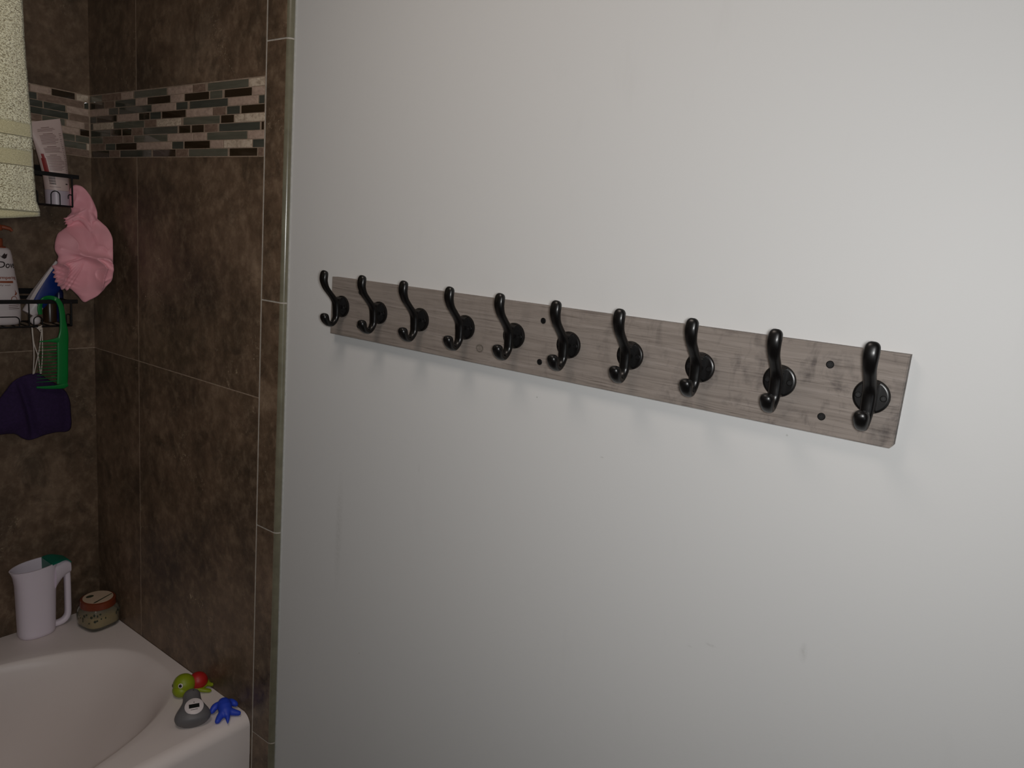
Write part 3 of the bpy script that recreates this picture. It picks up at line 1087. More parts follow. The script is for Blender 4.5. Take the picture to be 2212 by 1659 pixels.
b = MB(TO)
rr = random.Random(3)
z = 1.811
i = 0
while z > 1.712:
    if i in (0, 4, 14, 20):
        strip(b, -0.35, 0.12 + rr.random() * 0.2, z - 0.0012, z, n=6)
        z -= 0.0032
    else:
        strip(b, -0.62 + rr.random() * 0.04, 0.30 + rr.random() * 0.32, z - 0.0008, z, n=8)
        z -= 0.00245
    if i in (3, 13, 19):
        z -= 0.0035
    i += 1
for k in range(22):
    zz = 1.795 - k * 0.0040
    strip(b, 0.66, 0.72 + rr.random() * 0.12, zz - 0.0009, zz, n=2)
b.build('fine_print', M['ink'], tube_)
b = MB(TO)
for k in range(9):
    zz = 1.6985 - k * 0.0022
    strip(b, -0.78, -0.34, zz - (0.0013 if k % 3 else 0.0007), zz, n=4)
strip(b, 0.45, 0.66, 1.6815, 1.6840, n=3)
strip(b, -0.80, 0.0, 1.6735, 1.6742, n=6)
b.build('barcode', M['ink_dark'], tube_)
b = MB(TO)
for (u0, u1, z0, z1) in ((-0.92, -0.66, 1.708, 1.742), (-0.86, -0.70, 1.742, 1.752)):
    strip(b, u0, u1, z0, z1, off=0.0003, n=5)
b.build('red_print', M['rose'], tube_)

# amber bottle behind it
AO = Vector((0.034, -0.1880, UZB + 0.0016))
amb = thing('amber_bottle', AO, 'amber bottle behind the pinkish white tube, half hidden by the towel', 'bottle')
b = MB(AO); b.lathe([(0.024, 0), (0.027, 0.003), (0.027, 0.13), (0.022, 0.145), (0.012, 0.155)], c=AO, n=32); b.build('bottle_body', M['amber'], amb, smooth=True)
b = MB(AO); b.lathe([(0.013, 0.155), (0.013, 0.178), (0.011, 0.180)], c=AO, n=24); b.build('cap', M['black'], amb, smooth=True)

# slanted blue and white tube in the lower caddy
SO = Vector((0.066, -0.1960, LZB + 0.002))
blt = thing('toothpaste_tube', SO, 'blue tube with white edge and cap leaning in the lower caddy', 'tube')
ax = Vector((0.0, 0.588, 0.809)); px_ = Vector((0.0, -0.809, 0.588))
c0 = Vector((0.066, -0.1935, 1.3660))


def bt(l, s, th, n=32):
    out = []
    for k in range(n):
        a_ = 2 * math.pi * k / n
        out.append(c0 + ax * l + px_ * (s * math.cos(a_)) + Vector((th * math.sin(a_), 0, 0)))
    return out


def loft(b, rings, mi=0):
    n = len(rings[0])
    vs_ = [p for r_ in rings for p in r_]
    fs_ = []
    for i in range(len(rings) - 1):
        for k in range(n):
            l = (k + 1) % n
            fs_.append((i * n + k, i * n + l, (i + 1) * n + l, (i + 1) * n + k))
    fs_.append(tuple(range(n))[::-1]); fs_.append(tuple((len(rings) - 1) * n + k for k in range(n)))
    b.add(vs_, fs_, mi)


b = MB(SO); loft(b, [bt(-0.002, 0.015, 0.015), bt(0.001, 0.0165, 0.0165), bt(0.026, 0.0185, 0.0175)]); b.build('cap', M['white'], blt, smooth=True)
b = MB(SO)
loft(b, [bt(0.0262, 0.019, 0.017), bt(0.05, 0.0215, 0.014), bt(0.09, 0.0235, 0.008), bt(0.135, 0.0245, 0.0015), bt(0.142, 0.0245, 0.0015)])
b.build('tube_body', M['blue'], blt, smooth=True)
b = MB(SO)
loft(b, [[c0 + ax * l + px_ * (w_ + d1) + Vector((t1, 0, 0)) for d1, t1 in ((0.0006, -th), (0.0006, th * 0.4), (-0.0042, th * 1.02), (-0.0042, th * 0.9))]
         for l, w_, th in ((0.0262, 0.0190, 0.0135), (0.05, 0.0215, 0.0105), (0.09, 0.0235, 0.0063), (0.142, 0.0245, 0.0022))])
b.build('edge_stripe', M['white'], blt)

# small dark brown bottle and navy bottle at the right end of the lower caddy
DO = Vector((0.048, -0.1400, LZB + 0.0016))
o = MB(DO); o.lathe([(0.012, 0), (0.0148, 0.003), (0.0148, 0.048), (0.012, 0.056), (0.007, 0.060), (0.007, 0.072), (0.006, 0.073)], c=DO, n=28)
tag(o.build('bottle', M['brown_bottle'], smooth=True), 'small dark brown bottle in the lower caddy behind the comb handle', 'bottle')
NO = Vector((0.030, -0.1020, LZB + 0.0016))
nv = thing('shampoo_bottle', NO + Vector((0, -0.011, 0)), 'dark navy bottle at the right end of the lower caddy under the pink cap', 'bottle')
NO = NO + Vector((0, -0.011, 0))
b = MB(NO); b.lathe([(0.012, 0), (0.0145, 0.003), (0.0145, 0.074), (0.012, 0.080), (0.008, 0.083)], c=NO, n=28, sx=1.0, sy=0.62 * 1.3); b.build('bottle_body', M['navy'], nv, smooth=True)
b = MB(NO); b.lathe([(0.0088, 0.083), (0.0088, 0.100), (0.008, 0.101)], c=NO, n=24); b.build('cap', M['navy'], nv, smooth=True)
# round white ball
QO = Vector((0.086, -0.1880, LZB + 0.0016))
b = MB(QO); b.ball(QO + Vector((0, 0, 0.0115)), 0.0115, 24)
tag(b.build('bath_ball', M['white'], smooth=True), 'small round white ball at the front of the lower caddy, above the cord knot', 'ball')

# ------------------------------------------------------------------ green comb hooked over the lower rail
CO = Vector((0.112, -0.140, 1.30))
comb = thing('comb', CO, 'green wide-tooth comb with hooked handle hanging from lower caddy rail', 'comb')


def cx_(y):            # the hook reaches behind the rail, the rest hangs in front
    f = min(1.0, max(0.0, (y + 0.172) / 0.020))
    return 0.0960 + 0.0180 * f


path = [(-0.1800, 1.3665, 0.0045), (-0.1815, 1.3780, 0.0052), (-0.1795, 1.3920, 0.0050), (-0.1730, 1.4035, 0.0046), (-0.1620, 1.4085, 0.0050), (-0.1505, 1.4045, 0.0054), (-0.1430, 1.3930, 0.0062),
        (-0.1390, 1.3750, 0.0065), (-0.1375, 1.3500, 0.0072), (-0.1360, 1.3250, 0.0100), (-0.1385, 1.3040, 0.0128), (-0.1395, 1.2850, 0.0128), (-0.1405, 1.2500, 0.0125), (-0.1415, 1.2150, 0.0128), (-0.1430, 1.1930, 0.0125)]
path = spline(path, 5)
b = MB(CO)
b.sweep([(cx_(p[0]), p[0], p[1]) for p in path], [(0.0021, p[2]) for p in path], side=(1, 0, 0), n=12, power=3.2)
b.sweep([(0.114, y, z) for y, z in ((-0.1312, 1.1915), (-0.1400, 1.1868), (-0.160, 1.1860), (-0.180, 1.1872), (-0.2010, 1.1895))], [(0.0019, 0.0062), (0.0019, 0.0070), (0.0019, 0.0045), (0.0017, 0.0036), (0.0012, 0.0022)], side=(1, 0, 0), n=12, power=3)
b.sweep([(0.114, y, z) for y, z in ((-0.140, 1.3040), (-0.155, 1.3035), (-0.170, 1.3030), (-0.1914, 1.3020))], [(0.0019, 0.0110), (0.0018, 0.0055), (0.0016, 0.0026), (0.001, 0.0012)], side=(1, 0, 0), n=10, power=3)
b.build('comb_back', M['green'], comb, smooth=True, angle=50)
b = MB(CO)
for k in range(12):
    z = 1.2925 - k * 0.00825
    yl = -0.1925 - 0.0085 * k / 11
    b.sweep([(0.114, -0.148, z - 0.0002), (0.114, -0.172, z - 0.0002), (0.114, yl, z + 0.0004)], [(0.0015, 0.0016), (0.0013, 0.0011), (0.0006, 0.0005)], side=(1, 0, 0), n=8)
b.build('teeth', M['green'], comb, smooth=True)


# ------------------------------------------------------------------ soft hanging things, modelled as pillowed skins
def pillow_rings(b, outline, cen, thick, fold, nr=22, sub=5, rim=0.9):
    """adds a closed pillowed skin over a star-shaped outline of (x, y, z) points"""
    ring = spline_closed(outline, sub)
    n = len(ring)
    for side in (1, -1):
        vs_, fs_ = [], []
        for i in range(nr + 1):
            r_ = i / nr
            for k in range(n):
                x = cen[0] + (ring[k][0] - cen[0]) * r_
                y = cen[1] + (ring[k][1] - cen[1]) * r_
                z = cen[2] + (ring[k][2] - cen[2]) * r_
                h = thick * (max(0.0, 1 - r_ ** 2.4)) ** rim
                h += fold(y, z, side, r_) * (1 - r_ ** 6)
                vs_.append(Vector((x + side * h, y, z)))
        for i in range(nr):
            for k in range(n):
                l = (k + 1) % n
                fs_.append((i * n + k, i * n + l, (i + 1) * n + l, (i + 1) * n + k))
        b.add(vs_, fs_)


def pillow(name, outline, cen, thick, mat, org, fold, nr=22, sub=5, rim=0.9, parent=None):
    b = MB(org)
    pillow_rings(b, outline, cen, thick, fold, nr, sub, rim)
    o = b.build(name, mat, parent, smooth=True, angle=80)
    bm = bmesh.new(); bm.from_mesh(o.data)
    bmesh.ops.remove_doubles(bm, verts=bm.verts[:], dist=0.00005)
    bmesh.ops.recalc_face_normals(bm, faces=bm.faces)
    bm.to_mesh(o.data); bm.free()
    for p in o.data.polygons:
        p.use_smooth = True
    return o


def ridged(v, s, seed):
    q = Vector(v) * s + Vector((seed, seed * 1.7, 0))
    return 1 - 2 * abs(noise.noise(q))


# the cap hangs from the end of the upper caddy, its right side swung forward into the room
CAMP = Vector((2.0689, -0.935, 1.618))
LOBE_A = [(830, 100), (880, 103), (930, 125), (985, 185), (1030, 260), (1068, 345), (1088, 410), (1090, 480), (1085, 540), (1060, 600), (1020, 640), (990, 630), (950, 590), (900, 560), (850, 552), (800, 548), (745, 566), (765, 535), (722, 548), (742, 515), (704, 522), (740, 495), (704, 478),
          (745, 470), (770, 440), (800, 400), (790, 350), (782, 300), (780, 220), (786, 140)]
LOBE_B = [(800, 545), (880, 500), (960, 470), (1040, 470), (1090, 480), (1150, 530), (1210, 590), (1258, 690), (1264, 800), (1266, 900), (1262, 1040), (1255, 1165), (1190, 1240), (1100, 1340), (1010, 1390), (940, 1415), (870, 1340), (800, 1275),
          (770, 1262), (745, 1288), (722, 1262), (690, 1280), (672, 1240), (640, 1235), (650, 1200), (612, 1190), (628, 1150), (596, 1140), (618, 1105), (585, 1085), (612, 1060), (578, 1010), (620, 1015), (645, 985), (642, 940), (652, 900), (615, 830), (618, 740), (645, 650), (690, 610), (745, 572)]


def cap_pt(px, py):
    """a point of the cap, in metres; the cap hangs close to the wall at its left and stands out at its right"""
    u, v = px / 5.185, 380 + py / 5.185
    d = F_ + R_ * ((u - 1106) / 1573.13) - U_ * ((v - 829.5) / 1573.13)
    f = min(1.0, max(0.0, (u - 150) / 93.0))
    x = 0.08
    for _ in range(4):
        p = CAMP + d * ((x - CAMP.x) / d.x)
        x = 0.070 + 0.032 * min(1.0, max(0.0, (1.60 - p.z) / 0.08)) + 0.066 * f ** 1.3
    return (x, p.y, p.z)


def cap_fold(y, z, side, r_):
    p = Vector((y * 0.85 + z * 0.5, z * 0.85 - y * 0.5, side * 0.37))
    w_ = noise.noise(p * 14) * 0.05
    q = Vector((p.x * 17 + w_ * 20, p.y * 10, p.z))
    a = (1 - abs(noise.noise(q))) ** 12 * 0.026 - 0.008 + noise.noise(p * 27) * 0.0065
    q2 = Vector((p.x * 22 + 3, p.y * 38 + w_ * 30, p.z + 4))
    a += (1 - abs(noise.noise(q2))) ** 9 * 0.0055 + noise.noise(p * 75) * 0.0006
    e = max(0.0, min(1.0, (-0.098 - y) / 0.02)) * max(0.0, (r_ - 0.6) / 0.4)
    if 1.495 < z < 1.578:
        e = 0.0
    a += math.sin(z * 560 + y * 200) * 0.0030 * e
    return a


b = MB((0.11, -0.08, 1.54))
pillow_rings(b, [cap_pt(*p) for p in LOBE_A], cap_pt(945, 360), 0.020, cap_fold, nr=40, sub=5, rim=0.6)
pillow_rings(b, [cap_pt(*p) for p in LOBE_B], cap_pt(950, 870), 0.027, cap_fold, nr=56, sub=5, rim=0.6)
# twisted gather between the two bulges
tw_ = [cap_pt(*p) for p in ((790, 500), (860, 480), (930, 520), (975, 590), (1000, 650))]
b.sweep([Vector(p) + Vector((0.014, 0, 0)) for p in spline(tw_, 5)], [(0.002 + 0.0045 * math.sin(math.pi * q / 20), 0.002 + 0.0045 * math.sin(math.pi * q / 20)) for q in range(21)], n=12)
pk = b.build('shower_cap', M['pink'], smooth=True)
rm = pk.modifiers.new('skin', 'REMESH'); rm.mode = 'VOXEL'; rm.voxel_size = 0.0012; rm.use_smooth_shade = True
sf = pk.modifiers.new('soft', 'SMOOTH'); sf.iterations = 3; sf.factor = 0.5
tag(pk, 'crumpled pink shower cap hanging from the right end of the upper caddy', 'shower cap')

# purple bath mitt on a white cord
PU = [(-0.1978, 1.2198), (-0.2176, 1.2161), (-0.2417, 1.2034), (-0.2616, 1.1783), (-0.2748, 1.1601), (-0.2920, 1.1400), (-0.3050, 1.1150), (-0.3060, 1.0880), (-0.2900, 1.0760), (-0.2650, 1.0750), (-0.2420, 1.0719), (-0.2270, 1.0590), (-0.2120, 1.0517), (-0.1950, 1.0540), (-0.1802, 1.0582), (-0.1620, 1.0610), (-0.1453, 1.0619), (-0.1250, 1.0600), (-0.1160, 1.0660), (-0.1127, 1.0800), (-0.1135, 1.1100), (-0.1148, 1.1385), (-0.1210, 1.1600), (-0.1306, 1.1744), (-0.1480, 1.1900), (-0.1652, 1.2020), (-0.1823, 1.2179)]


def pu_fold(y, z, side, r_):
    cr = math.exp(-((y + 0.214 + (z - 1.13) * 0.18) / 0.010) ** 2) * 0.016
    cr2 = math.exp(-((y + 0.130 + (z - 1.13) * 0.05) / 0.010) ** 2) * 0.004
    return (-cr - cr2 if side > 0 else 0) + noise.noise(Vector((y * 22, z * 9, side))) * 0.004


mt = thing('bath_mitt', (0.088, -0.19, 1.13), 'dark purple cloth bath mitt hanging below the lower caddy', 'bath mitt')
o = pillow('mitt_cloth', [(0.088, p[0], p[1]) for p in PU], (0.088, -0.200, 1.125), 0.020, M['purple'], Vector((0.088, -0.19, 1.13)), pu_fold, nr=26, sub=5, parent=mt)
b = MB((0.088, -0.19, 1.13))
X2 = 0.105
for ptsc in ([(-0.1890, 1.3360), (-0.2010, 1.3372), (-0.2030, 1.3330), (-0.2005, 1.2800), (-0.1995, 1.2190)],
             [(-0.2022, 1.3350), (-0.1998, 1.2967), (-0.1905, 1.2614), (-0.1835, 1.2190)],
             [(-0.1815, 1.3340), (-0.1875, 1.2900), (-0.1930, 1.2560), (-0.1975, 1.2200)],
             [(-0.1850, 1.3360), (-0.1810, 1.3320), (-0.1816, 1.2760), (-0.1815, 1.2190)]):
    b.tube([(X2 - 0.012 * max(0, (1.27 - z)) / 0.05, y, z) for y, z in spline(ptsc, 4)], 0.0012, n=6)
for c_, r_ in (((0.109, -0.1872, 1.3365), 0.0028), ((0.1085, -0.1905, 1.3345), 0.0022), ((0.1085, -0.1845, 1.3325), 0.0024), ((0.109, -0.1880, 1.3315), 0.0020)):
    b.ball(c_, (r_, r_ * 1.6, r_), 10)
b.tube([(0.1085, -0.1905, 1.3335), (0.1085, -0.190, 1.3375), (0.1085, -0.182, 1.3405)], 0.0012, n=6)
b.tube([(0.1085, -0.187, 1.3335), (0.1085, -0.188, 1.3290), (0.1085, -0.186, 1.3262)], 0.0013, n=6)
b.build('hanging_cord', M['cord'], mt, smooth=True, label='thin white hanging cord')

# ------------------------------------------------------------------ towel over the curtain rod
RZ = 2.14
b = MB((0.74, YR / 2, RZ))
b.tube([(0.74, YR + 0.002, RZ), (0.74, -0.0005 + 0.0, RZ)], 0.0125, n=20)
for yy in (YR + 0.001, -0.0135):
    b.tube([(0.74, yy, RZ), (0.74, yy + (0.012 if yy < -1 else 0.0132), RZ)], 0.026, n=24)
tag(b.build('curtain_rod', M['chrome'], smooth=True, angle=50), 'straight chrome rod above the tub from which the pale green towel hangs', 'curtain rod')
TO2 = Vector((0.74, -0.60, 1.60))
edge_pts = [(2.14, -0.4480), (2.00, -0.4430), (1.9255, -0.4408), (1.869, -0.4391), (1.792, -0.4343), (1.747, -0.4311), (1.678, -0.4295), (1.630, -0.4268), (1.616, -0.4225), (1.607, -0.4221)]


def right_edge(z):
    for (z0, y0), (z1, y1) in zip(edge_pts, edge_pts[1:]):
        if z1 <= z <= z0:
            return y0 + (y1 - y0) * (z0 - z) / (z0 - z1)
    return edge_pts[-1][1] if z < 1.7 else edge_pts[0][1]


vs, fs = [], []
NU, NV = 70, 150
W = 0.36
for i in range(NV + 1):
    s = i / NV
    # path: back side bottom -> over the rod -> front side bottom
    for j in range(NU + 1):
        u = j / NU
        zlow = 1.607 - 0.23 * W * u + 0.012 * math.sin(u * 3)
        Lb, Lr, Lf = 0.12, math.pi * 0.0178, RZ - zlow
        d = s * (Lb + Lr + Lf)
        if d < Lb:
            x, z = 0.74 - 0.0178, RZ - Lb + d
        elif d < Lb + Lr:
            a_ = (d - Lb) / 0.0178
            x, z = 0.74 - 0.0178 * math.cos(a_), RZ + 0.0178 * math.sin(a_)
        else:
            x, z = 0.74 + 0.0178, RZ - (d - Lb - Lr)
            f = (RZ - z) / 0.5
            x += f * (0.006 * math.sin(u * 17 + 0.8) + 0.004 * math.sin(u * 31 + z * 6) - 0.010 * math.exp(-u * 30)) - 0.014 * min(f, 1)
        y = right_edge(z) - u * W
        k_ = noise.noise(Vector((y * 40, z * 40, 1))) * 0.0008 + noise.noise(Vector((y * 230, z * 160, 3))) * (0.0012 if not (1.683 < z < 1.706 or 1.727 < z < 1.747 or z < 1.613) else 0.0001)
        vs.append(Vector((x + k_, y, z)) - TO2)
for i in range(NV):
    for j in range(NU):
        a_ = i * (NU + 1) + j
        fs.append((a_, a_ + 1, a_ + NU + 2, a_ + NU + 1))
tw = from_pydata('towel', vs, fs, M['terry'], smooth=True)
tw.location = TO2
md = tw.modifiers.new('thickness', 'SOLIDIFY')
md.thickness = 0.004
md.offset = 0
tag(tw, 'pale green terry towel hanging from the rod in the upper left corner', 'towel')

# ------------------------------------------------------------------ jug on the back rim of the tub
JO = Vector((0.0385, -0.193, TZ))
jug = thing('rinse_jug', JO, 'pale lilac-white plastic jug with teal insert on the back tub rim', 'jug')


def jr(z, yc, ry, rx, n=48, p=2.4, tiltf=0.0, spout=0.0):
    out = []
    for k in range(n):
        th = 2 * math.pi * k / n
        c, s = math.cos(th), math.sin(th)
        x = rx * math.copysign(abs(c) ** (2 / p), c)
        y = ry * math.copysign(abs(s) ** (2 / p), s)
        if s < 0:
            y -= spout * (abs(s) ** 4)
            x *= 1 - 0.12 * (spout / 0.012 if spout else 0) * abs(s) ** 3
        out.append(Vector((JO.x + x, yc + y, z + tiltf * (yc + y - JO.y))))
    return out


outer = [jr(0.5001, -0.1930, 0.0390, 0.0300), jr(0.5030, -0.1930, 0.0425, 0.0335), jr(0.512, -0.1930, 0.0437, 0.0348), jr(0.56, -0.1925, 0.0450, 0.0350), jr(0.62, -0.1920, 0.0465, 0.0355), jr(0.650, -0.1915, 0.0480, 0.0358, tiltf=0.03),
         jr(0.675, -0.1910, 0.0500, 0.0362, tiltf=0.06, spout=0.002), jr(0.690, -0.1905, 0.0515, 0.0366, tiltf=0.08, spout=0.006), jr(0.6955, -0.1900, 0.0525, 0.0370, tiltf=0.08, spout=0.008)]
inner = [jr(0.6955, -0.1900, 0.0498, 0.0343, tiltf=0.08, spout=0.0075), jr(0.688, -0.1905, 0.0490, 0.0340, tiltf=0.08, spout=0.005), jr(0.66, -0.1912, 0.0460, 0.0334), jr(0.56, -0.1925, 0.0425, 0.0322), jr(0.506, -0.1930, 0.0400, 0.0300)]
b = MB(JO)
loft(b, outer + inner)
# shoulder running out to the handle
b2 = [(-0.1480, 0.6420, 0.012, 0.034), (-0.1400, 0.6560, 0.012, 0.028), (-0.1310, 0.6650, 0.011, 0.020), (-0.1190, 0.6640, 0.0105, 0.0125)]
b.build('jug_body', M['lav'], jug, smooth=True, angle=50)
b = MB(JO)
sh = []
for t_ in range(9):
    f = t_ / 8
    y = -0.1520 + 0.0440 * f
    zt2 = 0.6985 - 0.006 * f - 0.010 * f ** 3
    zb2 = 0.6150 + 0.036 * math.sin(f * math.pi / 2) ** 0.8
    hw = 0.0300 - 0.0165 * f
    ring = []
    for k in range(24):
        th = 2 * math.pi * k / 24
        c, s = math.cos(th), math.sin(th)
        ring.append(Vector((JO.x + hw * math.copysign(abs(c) ** 0.7, c), y, (zt2 + zb2) / 2 + (zt2 - zb2) / 2 * math.copysign(abs(s) ** 0.7, s))))
    sh.append(ring)
loft(b, sh)
hp = spline([(-0.1160, 0.668), (-0.1145, 0.650), (-0.1140, 0.62), (-0.1140, 0.57), (-0.1145, 0.535), (-0.1180, 0.5220), (-0.1260, 0.5140), (-0.1370, 0.5110), (-0.1500, 0.5110)], 4)
b.sweep([(JO.x, y, z) for y, z in hp], [(0.0095, 0.0075)] * len(hp), side=(1, 0, 0), n=16, power=3)
b.build('handle', M['lav'], jug, smooth=True, angle=50)
b = MB(JO)   # teal insert: covers the rear third of the mouth and runs over the shoulder
ins = []
for t_ in range(13):
    f = t_ / 12
    y = -0.1620 + 0.0545 * f
    z = 0.6985 + 0.0035 * math.sin(math.pi * min(1, f * 1.3)) - 0.0035 * f - 0.012 * max(0, f - 0.8) / 0.2
    hw = (0.0345 - 0.004 * f) if f < 0.3 else max(0.0140, 0.0333 - 0.026 * (f - 0.3) / 0.7)
    th_ = 0.0025
    ins.append([Vector((JO.x - hw, y, z - th_)), Vector((JO.x + hw, y, z - th_)), Vector((JO.x + hw, y, z)), Vector((JO.x + hw * 0.8, y, z + 0.0012)), Vector((JO.x - hw * 0.8, y, z + 0.0012)), Vector((JO.x - hw, y, z))])
loft(b, ins)
b.box((JO.x - 0.030, -0.1640, 0.640), (JO.x + 0.030, -0.1620, 0.6985))
b.build('teal_insert', M['teal'], jug, label='teal insert at the back of the mouth')
jug.rotation_euler = (0, 0, 0.0)

# ------------------------------------------------------------------ candle jar
KO = Vector((0.101, -0.0625, TZ))
jar = thing('candle_jar', KO, 'squat glass candle jar with copper lid in the back tub corner', 'candle')
RZJ = math.radians(8)
b = MB(KO)
b.lathe([(0.030, 0.0004), (0.0355, 0.003), (0.0375, 0.009), (0.0380, 0.025), (0.0375, 0.040), (0.0350, 0.048), (0.0320, 0.0515), (0.0320, 0.055),
         (0.0300, 0.055), (0.0300, 0.050), (0.0335, 0.046), (0.0355, 0.040), (0.0360, 0.025), (0.0355, 0.010), (0.030, 0.006)], c=KO, n=64, power=3.4, rz=RZJ)
b.build('glass', M['candle_glass'], jar, smooth=True, angle=50)
b = MB(KO)
b.lathe([(0.029, 0.0064), (0.0348, 0.011), (0.0353, 0.025), (0.0350, 0.033), (0.034, 0.0338)], c=KO, n=48, power=3.4, rz=RZJ)
b.build('wax', M['wax'], jar, smooth=True, angle=50)
b = MB(KO)
b.lathe([(0.0345, 0.0500), (0.0368, 0.0510), (0.0372, 0.0545), (0.0365, 0.0580), (0.0368, 0.0620), (0.0362, 0.0655), (0.0330, 0.0672), (0.001, 0.0672)], c=KO, n=48)
b.build('lid', M['lid_rim'], jar, smooth=True, angle=40)
lid_ = jar.children[-1] if False else [c for c in bpy.data.objects if c.parent == jar and c.name.startswith('lid')][0]
b = MB(KO)
b.lathe([(0.0310, 0.0671), (0.0310, 0.0680), (0.001, 0.0681)], c=KO, n=48)
b.build('lid_label', M['lid_label'], lid_, smooth=True, angle=30)
b = MB(KO)
b.lathe([(0.0055, 0.0679), (0.0055, 0.0686), (0.0005, 0.0686)], c=KO + Vector((-0.013, -0.012, 0)), n=16, sy=1.5)
b.poly([KO + Vector(v) for v in ((0.0225, -0.0205, 0.0680), (0.0250, -0.0175, 0.0680), (0.0050, 0.0295, 0.0680), (0.0035, 0.0285, 0.0680))], (0, 0, 0.0007))
b.build('label_print', M['dark_green'], lid_)
KS = 1.2
# berry and leaf print around the glass
b = MB(KO)
rr = random.Random(11)
def jar_pt(th, z):
    c, s = math.cos(th), math.sin(th)
    p = 3.4
    x = 0.0384 * math.copysign(abs(c) ** (2 / p), c)
    y = 0.0384 * math.copysign(abs(s) ** (2 / p), s)
    return KO + Vector((x * math.cos(RZJ) - y * math.sin(RZJ), x * math.sin(RZJ) + y * math.cos(RZJ), z))
for k in range(34):
    th = -2.2 + rr.random() * 3.4
    z = 0.020 + rr.random() * 0.012 + (0.014 if k % 2 else 0.002)
    p = jar_pt(th, z)
    n_v = (p - KO); n_v.z = 0; n_v.normalize()
    t_v = Vector((-n_v.y, n_v.x, 0))
    w_, h_ = 0.0012 + rr.random() * 0.0018, 0.0016 + rr.random() * 0.0032
    b.poly([p + t_v * (w_ * math.cos(q * math.pi / 4)) + Vector((0, 0, h_ * math.sin(q * math.pi / 4))) for q in range(8)], n_v * 0.0003)
b.build('glass_print', M['dark_green'], jar)
jar.scale = (1.2, 1.2, 1.2)

# ------------------------------------------------------------------ bath toys on the front corner of the rim
def ell(pts, r):
    return pts


# turtle: big lime head, red shell, lime flippers
TT = Vector((0.556, -0.052, TZ))
tur = thing('toy_turtle', TT, 'rubber bath toy turtle with lime green head and red shell', 'bath toy')
hd = Vector((0.5560, -0.0715, 0.5255))
b = MB(TT)
b.ball(hd, (0.0250, 0.0252, 0.0246), 28)
b.ball(hd + Vector((0.004, -0.010, -0.0085)), (0.0205, 0.0190, 0.0165), 28)
b.ball(Vector((0.562, -0.036, 0.5105)), (0.019, 0.026, 0.0098), 24)
b.sweep([Vector((0.575, -0.045, 0.508)), Vector((0.585, -0.037, 0.5065)), Vector((0.594, -0.028, 0.505)), Vector((0.597, -0.025, 0.5045))], [(0.008, 0.0055), (0.008, 0.0050), (0.0065, 0.0042), (0.002, 0.0015)], side=(1, 0.4, 0), n=14)
b.sweep([Vector((0.561, -0.026, 0.508)), Vector((0.575, -0.018, 0.5095)), Vector((0.586, -0.0165, 0.512)), Vector((0.589, -0.0165, 0.513))], [(0.006, 0.005), (0.006, 0.0045), (0.0045, 0.0038), (0.0015, 0.0015)], side=(1, 0, 0), n=14)
tb_ = b.build('turtle_body', M['toy_green'], tur, smooth=True)
b = MB(TT)
b.ball(Vector((0.5600, -0.0378, 0.5200)), (0.0220, 0.0226, 0.0222), 28)
b.build('shell', M['toy_red'], tur, smooth=True)
vd = (CAMP - hd).normalized()
sd = vd.cross(Vector((0, 0, 1))).normalized(); ud = sd.cross(vd).normalized()
for s_ in (1,):
    for nm, mt_, rad_, off_ in (('eye', 'white', 0.0056, 0.0), ('pupil', 'black', 0.0038, 0.0006)):
        dirv = (vd * 0.86 - sd * 0.0 + ud * -0.10 + sd * 0.28 * s_).normalized()
        p = hd + Vector((dirv.x * 0.0250, dirv.y * 0.0252, dirv.z * 0.0246))
        b = MB(TT)
        q = dirv.to_track_quat('Z', 'Y').to_matrix()
        b.ball(p + dirv * off_, (rad_, rad_, 0.0012), 20, rot=q)
        b.build(nm, M[mt_], tb_, smooth=True)
dirv = Vector((-0.55, -0.75, -0.05)).normalized()
p = hd + Vector((dirv.x * 0.0250, dirv.y * 0.0252, dirv.z * 0.0246))
b = MB(TT); b.ball(p, (0.0040, 0.0040, 0.0012), 16, rot=dirv.to_track_quat('Z', 'Y').to_matrix()); b.build('eye', M['black'], tb_, smooth=True)

# grey bath thermometer, leaning seal-like body with round display
HT = Vector((0.655, -0.1030, TZ))
thm = thing('bath_thermometer', HT, 'grey pear-shaped floating bath thermometer with small dark display', 'bath thermometer')
# local frame: long axis from broad base (toward the room) up to the small head
e_long = Vector((-0.80, 0.42, 0.43)).normalized()
e_side = Vector((0.47, 0.88, 0.0)).normalized()
e_side = (e_side - e_long * e_side.dot(e_long)).normalized()
e_out = e_side.cross(e_long)
if e_out.z < 0:
    e_out = -e_out
c_t = Vector((0.668, -0.1115, 0.5235))
prof_t = [(-0.0300, 0.006, 0.004), (-0.0290, 0.018, 0.011), (-0.0245, 0.0330, 0.0170), (-0.0160, 0.0415, 0.0200), (-0.0060, 0.0430, 0.0205), (0.0050, 0.0380, 0.0200), (0.0160, 0.0300, 0.0190), (0.0260, 0.0238, 0.0180), (0.0360, 0.0215, 0.0170), (0.0450, 0.0205, 0.0160), (0.0520, 0.0165, 0.0130), (0.0560, 0.0095, 0.0080), (0.0572, 0.002, 0.002)]
rings = []
for l, sx, ox in spline(prof_t, 3):
    ring = []
    for k in range(36):
        th = 2 * math.pi * k / 36
        ring.append(c_t + e_long * l + e_side * (sx * 0.88 * math.cos(th) - 0.003) + e_out * (ox * math.sin(th)))
    rings.append(ring)
b = MB(HT)
for r_ in rings:
    for v in r_:
        v.z = max(v.z, TZ + 0.0003)
loft(b, rings)
tbd = b.build('body', M['toy_grey'], thm, smooth=True, angle=70)
q3 = Matrix((e_side, e_long, e_out)).transposed()
pf = c_t + e_long * 0.004 + e_out * 0.0188
